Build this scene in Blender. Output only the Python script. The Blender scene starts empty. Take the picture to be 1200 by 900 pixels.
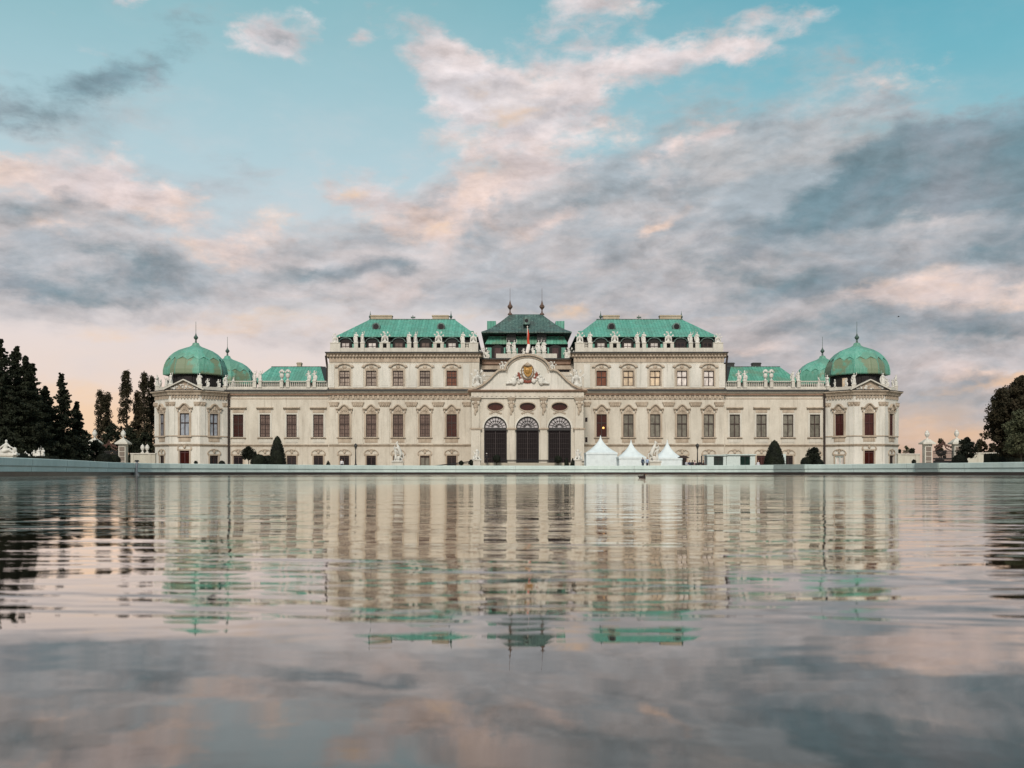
import bpy, bmesh, math, random
import numpy as np
from mathutils import Matrix, Vector
R = math.radians
SC = bpy.context.scene
COL = SC.collection
rnd = random.Random(7)

# ------------------------------------------------------------------ camera
F = 1217.0; HZ = 554.2; CZ = 0.155            # focal length in photo pixels, horizon row, eye height above the water
cd = bpy.data.cameras.new('camera'); cam = bpy.data.objects.new('camera', cd); COL.objects.link(cam)
cam.location = (0, 0, CZ); cam.rotation_euler = (R(90), 0, 0)
cd.sensor_width = 36; cd.lens = 36 * F / 1200; cd.shift_y = (HZ - 450) / 1200
cd.clip_start = 0.02; cd.clip_end = 6000
cd.dof.use_dof = True; cd.dof.focus_distance = 150; cd.dof.aperture_fstop = 9
SC.camera = cam
SC.view_settings.view_transform = 'Standard'; SC.view_settings.look = 'None'
SC.view_settings.exposure = 0.0; SC.view_settings.gamma = 1
SC.cycles.max_bounces = 6; SC.cycles.use_denoising = True
SC.cycles.sample_clamp_indirect = 4

# ------------------------------------------------------------------ sky
def lin(h, k=1.0):
    h = h.lstrip('#'); o = []
    for i in (0, 2, 4):
        c = int(h[i:i+2], 16) / 255
        o.append((c / 12.92 if c <= .04045 else ((c + .055) / 1.055) ** 2.4) * k)
    return (*o, 1)
class NT:
    def __init__(s, tree): s.t = tree; s.n = tree.nodes; s.l = tree.links
    def new(s, typ, **props):
        nd = s.n.new(typ)
        for k, v in props.items(): setattr(nd, k, v)
        return nd
    def put(s, sock, v):
        if hasattr(v, 'is_output'): s.l.new(v, sock)
        else: sock.default_value = v
    def m(s, op, a, b=None, c=None, clamp=False):
        nd = s.new('ShaderNodeMath', operation=op, use_clamp=clamp)
        s.put(nd.inputs[0], a)
        if b is not None: s.put(nd.inputs[1], b)
        if c is not None: s.put(nd.inputs[2], c)
        return nd.outputs[0]
    def mix(s, f, a, b, mode='MIX'):
        nd = s.new('ShaderNodeMix', data_type='RGBA', blend_type=mode)
        s.put(nd.inputs[0], f); s.put(nd.inputs[6], a); s.put(nd.inputs[7], b)
        return nd.outputs[2]
    def sstep(s, v, lo, hi):
        nd = s.new('ShaderNodeMapRange', interpolation_type='SMOOTHSTEP')
        s.put(nd.inputs[0], v); s.put(nd.inputs[1], lo); s.put(nd.inputs[2], hi)
        return nd.outputs[0]
    def noise(s, vec, scale, detail=6, rough=.55, dist=0., out=0):
        nd = s.new('ShaderNodeTexNoise'); s.put(nd.inputs['Vector'], vec)
        nd.inputs['Scale'].default_value = scale; nd.inputs['Detail'].default_value = detail
        nd.inputs['Roughness'].default_value = rough; nd.inputs['Distortion'].default_value = dist
        return nd.outputs[out]
    def map(s, vec, loc=(0,0,0), rot=(0,0,0), scale=(1,1,1), typ='POINT'):
        nd = s.new('ShaderNodeMapping', vector_type=typ); s.put(nd.inputs['Vector'], vec)
        nd.inputs['Location'].default_value = loc; nd.inputs['Rotation'].default_value = rot; nd.inputs['Scale'].default_value = scale
        return nd.outputs[0]
    def ramp(s, v, stops, interp='LINEAR'):
        nd = s.new('ShaderNodeValToRGB'); s.put(nd.inputs[0], v); cr = nd.color_ramp; cr.interpolation = interp
        cr.elements[0].position = stops[0][0]; cr.elements[0].color = stops[0][1]
        cr.elements[1].position = stops[-1][0]; cr.elements[1].color = stops[-1][1]
        for p, c in stops[1:-1]:
            e = cr.elements.new(p); e.color = c
        return nd.outputs[0]

SUN_AZ, SUN_EL = -5, 36          # the light comes from behind the camera, a little to the left
def build_sky():
    w = bpy.data.worlds.new('World'); SC.world = w; w.use_nodes = True
    T = NT(w.node_tree); T.n.clear()
    tc = T.new('ShaderNodeTexCoord').outputs['Generated']
    sep = T.new('ShaderNodeSeparateXYZ'); T.l.new(tc, sep.inputs[0]); X, Y, Z = sep.outputs
    az = T.m('ARCTAN2', X, Y)
    el = T.m('ARCSINE', T.m('MAXIMUM', T.m('MINIMUM', Z, 1.0), -1.0))
    cmb = T.new('ShaderNodeCombineXYZ'); T.l.new(az, cmb.inputs[0]); T.l.new(el, cmb.inputs[1]); P = cmb.outputs[0]
    # domain warp for ragged cloud edges
    def warp(vec, sc, amt, stretch=(1, 1.7, 1)):
        c = T.noise(T.map(vec, scale=stretch), sc, 6, .6, out=1)
        v = T.new('ShaderNodeVectorMath', operation='SUBTRACT'); T.l.new(c, v.inputs[0]); v.inputs[1].default_value = (.5, .5, .5)
        q = T.new('ShaderNodeVectorMath', operation='MULTIPLY_ADD'); T.l.new(v.outputs[0], q.inputs[0])
        q.inputs[1].default_value = (amt, amt * .6, 0); T.l.new(vec, q.inputs[2])
        return q.outputs[0]
    PW = warp(P, 9, .10)
    def pol(x, y):
        dx = (x - 600) / F; dz = (HZ - y) / F
        return math.atan(dx), math.atan(dz / math.hypot(1, dx))
    def blobs(lst, vec):
        acc = None
        for (x, y, rx, ry, rot, wgt) in lst:
            a, e = pol(x, y)
            mp = T.map(vec, loc=(a, e, 0), rot=(0, 0, R(rot)), scale=(rx / F, ry / F, 1), typ='TEXTURE')
            g = T.new('ShaderNodeTexGradient', gradient_type='SPHERICAL'); T.l.new(mp, g.inputs[0])
            acc = T.m('MULTIPLY', g.outputs['Fac'], wgt) if acc is None else T.m('MULTIPLY_ADD', g.outputs['Fac'], wgt, acc)
        return acc
    # noises: billows, streaks running up to the right
    n_b = T.noise(T.map(P, scale=(1, 1.5, 1)), 9, 8, .58, .25)
    n_s = T.noise(T.map(P, rot=(0, 0, R(-24)), scale=(1, 2.5, 1)), 5.5, 8, .58, .4)
    n_h = T.noise(T.map(P, loc=(5, 3, 0), scale=(1, 2.7, 1)), 7.5, 7, .6, .3)
    n_f = T.noise(T.map(P, scale=(1, 2.0, 1)), 34, 6, .6, .3)
    n_big = T.noise(T.map(P, scale=(1, 2.2, 1)), 3.2, 3, .5)
    nz = lambda n, k: T.m('MULTIPLY', T.m('SUBTRACT', n, .5), k)
    def addn(acc, *prs):
        for n_, k_ in prs: acc = T.m('MULTIPLY_ADD', T.m('SUBTRACT', n_, .5), k_, acc)
        return acc
    e1 = T.m('DIVIDE', el, R(90), clamp=True)
    base = T.ramp(e1, [(p, lin(c)) for p, c in [(0, '#d9a98c'), (.020, '#f2cba8'), (.045, '#f1d8c8'), (.08, '#ecdcd6'), (.12, '#d6dadd'), (.18, '#b9d3da'), (.226, '#a4cad2'), (.27, '#8dbec6'), (.36, '#5c9fb0'), (.6, '#6fa3b4'), (1, '#7d9cab')]])
    sky = T.new('ShaderNodeTexSky', sky_type='NISHITA', sun_disc=False, sun_elevation=R(SUN_EL), sun_rotation=R(180 + SUN_AZ))
    skm = T.new('ShaderNodeVectorMath', operation='SCALE'); T.l.new(sky.outputs[0], skm.inputs[0]); skm.inputs['Scale'].default_value = .09
    base = T.mix(.10, base, skm.outputs[0])
    rightish = T.sstep(az, -.15, .38)
    base = T.mix(T.m('MULTIPLY', rightish, .9), base, T.ramp(e1, [(p, lin(c)) for p, c in [(0, '#c39c82'), (.020, '#d2b49e'), (.040, '#bbb0aa'), (.06, '#adabad'), (.08, '#a8aaae'), (.13, '#a3b2b9'), (.18, '#93bfca'), (.226, '#70b4c4'), (.27, '#5da8bb'), (.36, '#4f97ab'), (1, '#5d98ac')]]))
    # faint milky veil everywhere below the zenith
    veil = T.sstep(addn(.5, (n_s, 1.2), (n_f, .3), (n_b, .8)), .35, .85)
    base = T.mix(T.m('MULTIPLY', T.m('MULTIPLY', veil, T.sstep(el, .48, .15)), .5), base, lin('#dcd6d8'))
    # broad soft shadowed cloud
    soft = blobs([
        (760, 210, 330, 130, 14, .85), (600, 270, 250, 100, 16, .5), (900, 250, 350, 150, 14, .8), (1130, 300, 320, 160, 6, .8), (700, 330, 300, 80, 5, .6),
        (1000, 380, 340, 80, 0, .8), (1150, 420, 280, 80, 0, .8), (450, 285, 210, 90, 8, .72), (290, 190, 130, 50, 8, .4), (80, 110, 190, 70, 5, .42), (130, 260, 250, 115, -5, .72), (60, 330, 190, 60, 0, .5), (300, 330, 200, 55, 0, .5),
        (560, 345, 200, 40, 0, .4), (1150, 490, 160, 36, 0, .4), (-150, 300, 250, 120, 0, .7), (1500, 250, 360, 200, 0, .8), (860, 400, 200, 40, 0, .4), (960, 430, 320, 50, 0, .6), (330, 390, 200, 40, 0, .45), (620, 385, 220, 30, 0, .4)], PW)
    soft = addn(soft, (n_s, 1.3), (n_h, .7), (n_f, .25))
    fs = T.sstep(soft, .15, .75)
    softc = T.mix(T.sstep(addn(.5, (n_h, 1.6), (n_b, .8)), .25, .75), lin('#a6abb2'), lin('#cbc1c0'))
    base = T.mix(T.m('MULTIPLY', fs, .80), base, softc)
    # generic clouds out of the photograph's view (behind, above)
    gen = T.sstep(T.m('ADD', n_big, nz(n_b, .4)), .45, .62)
    out = T.m('MAXIMUM', T.sstep(T.m('ABSOLUTE', az), .75, 1.2), T.sstep(el, .5, .8))
    base = T.mix(T.m('MULTIPLY', T.m('MULTIPLY', gen, out), .8), base, lin('#d2c2ba'))
    # bright sunlit cloud
    brt = blobs([
        (328, 42, 66, 44, 0, 1.0), (298, 52, 46, 30, 0, .45), (425, 52, 28, 20, 0, .65), (168, 4, 26, 16, 0, .9), (362, 10, 30, 34, 0, .4),
        (510, 60, 76, 52, -18, 1.0), (550, 95, 66, 46, -25, .9), (520, 125, 58, 34, 0, .65), (600, 150, 130, 70, 18, .85), (690, 105, 140, 50, 22, .85), (800, 72, 140, 34, 14, .85), (875, 58, 70, 18, 6, .55), (640, 45, 130, 56, 20, .7),
        (610, 215, 150, 60, 20, .6), (740, 160, 150, 60, 18, .4), (690, 250, 110, 24, 22, .35),
        (790, 176, 110, 26, 28, .6), (850, 150, 40, 16, 25, .6), (640, 268, 70, 16, 22, .6), (770, 264, 60, 13, 25, .7), (985, 168, 70, 14, 24, .5),
        (110, 205, 100, 50, 0, .8), (190, 235, 86, 32, -8, .65), (60, 262, 90, 26, 0, .5), (5, 190, 32, 16, 0, .8),
        (435, 225, 70, 42, -15, .85), (500, 262, 94, 38, 0, .8), (270, 282, 90, 34, 0, .6), (330, 262, 70, 34, 0, .5), (560, 235, 70, 30, 0, .4),
        (1090, 332, 180, 36, 6, .6), (1170, 350, 110, 32, 0, .6), (1010, 262, 60, 16, 10, .4), (1110, 265, 44, 16, 0, .45), (960, 8, 130, 22, 0, .5), (720, 6, 100, 18, 0, .4),
        (1140, 440, 90, 24, -6, .75), (1185, 458, 70, 16, 14, .6), (900, 405, 90, 16, 0, .4), (1060, 402, 90, 12, 0, .35), (240, 300, 150, 26, 0, .25), (80, 60, 200, 60, 0, .22), (230, 110, 160, 50, 0, .2), (430, 150, 160, 60, 0, .22), (1050, 90, 160, 30, 10, .25), (880, 290, 200, 26, 8, .3), (120, 240, 230, 80, 0, .32), (500, 330, 200, 60, 8, .3), (300, 340, 260, 60, 0, .22), (1000, 350, 300, 90, 8, .22)], PW)
    brt = addn(brt, (n_b, 1.9), (n_s, .6), (n_f, .9))
    fb = T.sstep(brt, .24, .92)
    shade_in = T.sstep(addn(.5, (n_h, 1.8), (n_b, 1.2)), .30, .75)
    warmth = T.sstep(T.m('ADD', T.m('MULTIPLY', el, -2.2), nz(n_b, 1.6)), -.85, -.25)
    brc = T.mix(warmth, lin('#f0ddda'), lin('#f6d6c2'))
    brc = T.mix(T.m('MULTIPLY', shade_in, .6), brc, lin('#c6c0c6'))
    base = T.mix(T.m('MULTIPLY', fb, .82), base, brc)
    # grey-blue cloud bodies and their undersides
    drk = blobs([
        (45, 112, 100, 44, 0, .7), (40, 142, 90, 22, 0, .35), (165, 82, 110, 46, 20, .72), (130, 108, 70, 28, 20, .4), (318, 50, 44, 20, 0, .35),
        (45, 242, 110, 26, 0, .6), (95, 296, 150, 40, 0, .5), (40, 335, 130, 26, 0, .5), (120, 347, 110, 20, 0, .5), (255, 318, 150, 32, 0, .6), (230, 345, 70, 14, 0, .35), (170, 330, 90, 20, 0, .3),
        (290, 184, 90, 22, 10, .55), (370, 315, 80, 18, 0, .3), (330, 275, 60, 16, 5, .35), (415, 320, 110, 22, 6, .35),
        (760, 130, 200, 50, 12, .3), (820, 190, 210, 46, 14, .4), (880, 125, 150, 40, 12, .4), (690, 235, 150, 34, 18, .35), (600, 300, 170, 24, 12, .35),
        (1000, 225, 280, 66, 12, .85), (930, 255, 170, 40, 8, .5), (1130, 185, 210, 66, 8, .8), (1210, 200, 180, 66, 0, .8), (1110, 158, 170, 30, 14, .4), (1040, 125, 150, 26, 12, .35),
        (1100, 302, 260, 30, 5, .55), (1000, 332, 210, 24, 8, .45), (950, 302, 180, 28, 8, .35), (1150, 386, 270, 32, 0, .7), (960, 378, 250, 32, 0, .5), (880, 345, 200, 22, 6, .35), (700, 345, 200, 22, 4, .3),
        (1090, 470, 220, 40, 0, .62), (960, 420, 200, 26, 0, .45), (760, 320, 160, 30, 10, .3), (1140, 425, 80, 12, 0, .3), (460, 305, 110, 22, 6, .35),
        (1450, 220, 300, 120, 0, 1), (-200, 300, 220, 80, 0, 1)], PW)
    drk = addn(drk, (n_s, 1.4), (n_h, 1.2), (n_f, .75), (n_b, .7))
    fd = T.sstep(drk, .22, .95)
    drc = T.mix(T.sstep(n_b, .35, .65), lin('#668692'), lin('#82909b'))
    base = T.mix(T.m('MULTIPLY', fd, .82), base, drc)
    # small-scale relief: billows catch light on one side and shade on the other
    def relief(vec, sc, st, off, det):
        sh = T.new('ShaderNodeVectorMath', operation='ADD'); T.l.new(vec, sh.inputs[0]); sh.inputs[1].default_value = off
        return T.m('SUBTRACT', T.noise(T.map(vec, scale=st), sc, det, .6, .2), T.noise(T.map(sh.outputs[0], scale=st), sc, det, .6, .2))
    rl = T.m('ADD', T.m('MULTIPLY', relief(PW, 9.5, (1, 1.9, 1), (.012, -.016, 0), 5), .95), T.m('MULTIPLY', relief(P, 30, (1, 2.2, 1), (.004, -.006, 0), 4), .42))
    cov = T.m('MAXIMUM', T.m('MAXIMUM', fs, fb), fd)
    k_ = T.m('MULTIPLY_ADD', T.m('MULTIPLY', rl, T.m('MULTIPLY_ADD', cov, .96, .04)), 1.0, 1.0)
    vm = T.new('ShaderNodeVectorMath', operation='SCALE'); T.l.new(base, vm.inputs[0]); T.l.new(T.m('MAXIMUM', T.m('MINIMUM', k_, 1.35), .68), vm.inputs['Scale']); base = vm.outputs[0]
    # peach light caught low over the horizon
    wrm = blobs([
        (200, 378, 240, 24, 0, .5), (100, 392, 130, 16, 0, .4), (290, 362, 130, 14, 0, .4), (65, 262, 60, 14, 0, .55), (205, 238, 36, 12, 0, .45), (500, 264, 40, 16, 0, .7), (528, 262, 24, 14, 0, .5), (415, 222, 24, 12, 0, .55), (600, 135, 90, 30, 24, .45), (560, 105, 50, 30, 0, .4),
        (620, 368, 210, 22, 0, .45), (830, 366, 190, 14, 0, .35), (660, 358, 46, 11, 0, .6), (400, 350, 100, 14, 0, .35), (540, 380, 170, 24, 0, .45), (110, 505, 190, 66, 0, 1.1), (60, 450, 180, 40, 0, .4), (330, 440, 120, 40, 0, .3),
        (850, 285, 190, 26, 5, .3), (1150, 456, 100, 12, 10, .8), (1195, 444, 50, 12, 0, .7), (1080, 500, 170, 28, 0, .55), (1180, 505, 130, 20, 0, .5), (1100, 345, 110, 16, 0, .4), (400, 400, 170, 40, 0, .2)], PW)
    wrm = addn(wrm, (n_h, 1.3), (n_f, .5))
    fw = T.sstep(wrm, .28, .95)
    base = T.mix(T.m('MULTIPLY', fw, .62), base, T.mix(rightish, lin('#f8d0a6'), lin('#efc49c')))
    below = T.sstep(Z, -.01, -.04)
    base = T.mix(below, base, lin('#7a7468'))
    bg = T.new('ShaderNodeBackground'); T.l.new(base, bg.inputs[0]); bg.inputs[1].default_value = 1.0
    o = T.new('ShaderNodeOutputWorld'); T.l.new(bg.outputs[0], o.inputs[0])
build_sky()
SC.world.cycles.sampling_method = 'MANUAL'; SC.world.cycles.sample_map_resolution = 512
sd = bpy.data.lights.new('sun', 'SUN'); sun = bpy.data.objects.new('sun', sd); COL.objects.link(sun)
sd.energy = 3.25; sd.angle = R(17); sd.color = (1, .89, .78)
_v = Vector((math.sin(R(180 - SUN_AZ)) * math.cos(R(SUN_EL)), math.cos(R(180 - SUN_AZ)) * math.cos(R(SUN_EL)), math.sin(R(SUN_EL))))
_v.x = -abs(_v.x)
sun.rotation_euler = _v.to_track_quat('Z', 'Y').to_euler()

# ------------------------------------------------------------------ materials
MATS = {}
def mat(name, fn):
    if name not in MATS:
        m = bpy.data.materials.new(name); m.use_nodes = True
        T = NT(m.node_tree); b = m.node_tree.nodes['Principled BSDF']
        T.oc = T.new('ShaderNodeTexCoord').outputs['Object']; T.b = b
        T.geo = T.new('ShaderNodeNewGeometry').outputs['Position']
        fn(T, b); MATS[name] = m
    return MATS[name]
def bump(T, h, strength, dist):
    bp = T.new('ShaderNodeBump'); T.put(bp.inputs['Height'], h); bp.inputs['Strength'].default_value = strength; bp.inputs['Distance'].default_value = dist
    T.l.new(bp.outputs[0], T.b.inputs['Normal'])
def stone(c1, c2, c3=None, rough=.85, sc=.5, spot=.35, bmp=.02):
    def f(T, b):
        n1 = T.noise(T.map(T.geo, scale=(1, 1, .35)), sc, 8, .65)
        n2 = T.noise(T.geo, sc * 7, 6, .6)
        c = T.mix(T.sstep(n1, .35, .68), (*c1, 1), (*c2, 1))
        st = T.noise(T.map(T.geo, scale=(2.2, 2.2, .12)), 1.3, 5, .7)
        c = T.mix(T.m('MULTIPLY', T.sstep(st, .52, .75), spot), c, (*(c3 or tuple(x * .5 for x in c2)), 1))
        c = T.mix(T.m('MULTIPLY', T.sstep(n2, .4, .7), .16), c, (*[x * .6 for x in c2], 1))
        n4 = T.noise(T.geo, .13, 5, .6); c = T.mix(T.m('MULTIPLY', T.sstep(n4, .42, .6), .22), c, (*[x * .72 for x in c2], 1))
        T.l.new(c, b.inputs['Base Color']); b.inputs['Roughness'].default_value = rough
        bump(T, n2, .5, bmp)
    return f
def plain(c, rough=.6, metal=0., var=.15, sc=4):
    def f(T, b):
        n = T.noise(T.geo, sc, 5, .6)
        T.l.new(T.mix(T.m('MULTIPLY', T.sstep(n, .35, .7), 1), (*c, 1), (*[x * (1 - var) for x in c], 1)), b.inputs['Base Color'])
        b.inputs['Roughness'].default_value = rough; b.inputs['Metallic'].default_value = metal
    return f
WALL = mat('ivory_plaster', stone((.58, .545, .475), (.48, .445, .38), (.23, .19, .155), spot=.6))
WHITEW = mat('pale_plaster', stone((.64, .62, .57), (.53, .52, .47), (.27, .25, .22), spot=.6))
GROUNDW = mat('ground_floor_plaster', stone((.55, .51, .44), (.45, .41, .345), (.22, .18, .14), spot=.6))
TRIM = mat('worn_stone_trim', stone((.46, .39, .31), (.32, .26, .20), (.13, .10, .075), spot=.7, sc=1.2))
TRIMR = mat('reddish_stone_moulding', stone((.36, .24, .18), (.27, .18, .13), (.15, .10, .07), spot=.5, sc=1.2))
SCULPT = mat('pale_sculpture_stone', stone((.66, .65, .61), (.52, .51, .47), (.18, .17, .15), spot=.6, sc=2.5, bmp=.04))
PARAPET = mat('parapet_stone', stone((.58, .56, .50), (.48, .46, .41), (.26, .23, .19), spot=.5, sc=1))
LEADCAP = mat('dark_sheet_metal', plain((.020, .022, .022), .6))
DARKRECESS = mat('recess_shade_black', plain((.014, .012, .012), .85))  # near-black base colour stands in for shade in recesses and under eaves
WOOD = mat('brown_window_paint', plain((.030, .012, .009), .6))
REDWOOD = mat('oxblood_door_paint', plain((.055, .008, .008), .5))
def pane(c, rough=.12):
    def f(T, b):
        n = T.noise(T.map(T.geo, scale=(1, 1, .6)), 1.6, 4, .6)
        oi = T.new('ShaderNodeObjectInfo').outputs['Random']
        col = T.mix(T.sstep(n, .35, .65), (*c, 1), (*[x * .62 for x in c], 1))
        T.l.new(T.mix(T.m('MULTIPLY', oi, .55), col, (*[x * .35 for x in c], 1)), b.inputs['Base Color'])
        b.inputs['Roughness'].default_value = rough; b.inputs['IOR'].default_value = 1.5
        bump(T, T.noise(T.geo, 2.5, 2, .5), .25, .02)
    return f
P_PINK = mat('curtained_glass', pane((.20, .142, .122)))
P_GREY = mat('blind_behind_glass', pane((.22, .21, .175)))
P_BLUE = mat('pale_blind_glass', pane((.36, .40, .46)))
P_DARK = mat('dark_glass', pane((.018, .014, .016)))
P_RED = mat('dark_red_interior_glass', pane((.055, .013, .010)))
P_ORANGE = mat('warm_curtain_glass', pane((.22, .085, .05)))
P_CREAM = mat('cream_glare_glass', pane((.80, .64, .46)))  # cream base colour imitates warm bright sky reflected in upper panes
P_WHITE = mat('white_glare_blind_glass', pane((.82, .76, .72)))  # on the upper right windows the white stands for reflected sky
def copper(c1, c2, patch, amt, axis=0, seam=.62):
    def f(T, b):
        sp = T.new('ShaderNodeSeparateXYZ'); T.l.new(T.geo, sp.inputs[0]); u = sp.outputs[axis]
        k = T.m('FLOOR', T.m('DIVIDE', u, seam))
        wn = T.new('ShaderNodeTexWhiteNoise', noise_dimensions='1D'); T.l.new(k, wn.inputs['W'])
        n1 = T.noise(T.map(T.geo, scale=(1.5, 1.5, .3)), .9, 8, .65)
        c = T.mix(T.sstep(n1, .38, .62), (*c1, 1), (*c2, 1))
        c = T.mix(T.m('MULTIPLY', T.m('SUBTRACT', wn.outputs[0], .1), .5), c, (*[x * .62 for x in c1], 1))
        n3 = T.noise(T.map(T.geo, scale=(3.2, 3.2, .25), loc=(7, 0, 0)), 1.1, 6, .7)     # pale lime runs
        c = T.mix(T.m('MULTIPLY', T.sstep(n3, .52, .68), .5), c, (.24, .38, .33, 1))
        c = T.mix(T.m('MULTIPLY', T.sstep(n3, .44, .32), .6), c, (*[x * .38 for x in c1], 1))   # sooty runs
        n2 = T.noise(T.map(T.geo, scale=(1, 1, .8)), .35 if seam < 3 else .17, 6, .62)
        c = T.mix(T.m('MULTIPLY', T.sstep(n2, .47, .60) if seam < 3 else T.sstep(n2, .46, .52), amt), c, (*patch, 1))
        fr = T.m('FRACT', T.m('DIVIDE', u, seam))
        ln = T.sstep(T.m('ABSOLUTE', T.m('SUBTRACT', fr, .5)), .40, .5)
        T.l.new(c, b.inputs['Base Color']); b.inputs['Roughness'].default_value = .6
        bump(T, ln, .9, .06)
    return f
COPPER = mat('green_copper', copper((.078, .30, .225), (.125, .38, .30), (.10, .21, .16), .4))
COPPERD = mat('dark_green_copper', copper((.045, .09, .082), (.085, .155, .135), (.05, .055, .05), .6))
COPPERW = mat('streaked_green_copper', copper((.07, .29, .20), (.12, .36, .27), (.13, .20, .13), .6))
DOMEM = mat('dome_copper', copper((.085, .27, .195), (.12, .31, .235), (.15, .19, .115), .95, seam=3.1))
DOMECAP = mat('dome_cap_copper', copper((.10, .33, .25), (.15, .38, .30), (.11, .23, .165), .6, seam=3.1))
BRONZE = mat('weathered_finial_copper', plain((.06, .11, .09), .5, 0, .5))
GOLD = mat('gilded_stone', plain((.36, .20, .05), .45, .4, .4))
REDP = mat('red_painted_stone', plain((.20, .05, .03), .7))
IRON = mat('black_iron', plain((.012, .011, .012), .5))
IRONG = mat('grey_iron_grille', plain((.16, .16, .17), .5))
FANM = mat('white_fanlight_glass', pane((.62, .60, .62)))
BRICKM = mat('chimney_render', stone((.42, .36, .27), (.34, .28, .2), None))
CANVAS = mat('white_tent_canvas', plain((.62, .69, .71), .75, 0, .12, 1.2))
KIOSKM = mat('white_painted_boards', plain((.50, .58, .57), .6, 0, .12))
SKIN = mat('skin', plain((.42, .25, .18), .6))
def leaf(c1, c2):
    def f(T, b):
        n = T.noise(T.geo, .8, 4, .6); n2 = T.noise(T.geo, 6, 2, .5)
        c = T.mix(T.sstep(n, .35, .65), (*c1, 1), (*c2, 1))
        c = T.mix(T.m('MULTIPLY', n2, .6), c, (*[x * .5 for x in c1], 1))
        T.l.new(c, b.inputs['Base Color']); b.inputs['Roughness'].default_value = .8
        b.inputs['Specular IOR Level'].default_value = .2
    return f
L_CON = mat('dark_conifer_needles', leaf((.015, .020, .012), (.026, .032, .017)))
L_POP = mat('poplar_leaves', leaf((.030, .028, .015), (.045, .035, .018)))
L_BOX = mat('clipped_yew', leaf((.010, .013, .009), (.017, .022, .012)))
L_DEC = mat('maple_leaves', leaf((.028, .026, .014), (.042, .032, .017)))
L_LIT = mat('grey_green_leaves', leaf((.07, .08, .045), (.095, .10, .055)))
BARK = mat('bark', stone((.06, .045, .032), (.035, .026, .02), None, sc=2))

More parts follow.
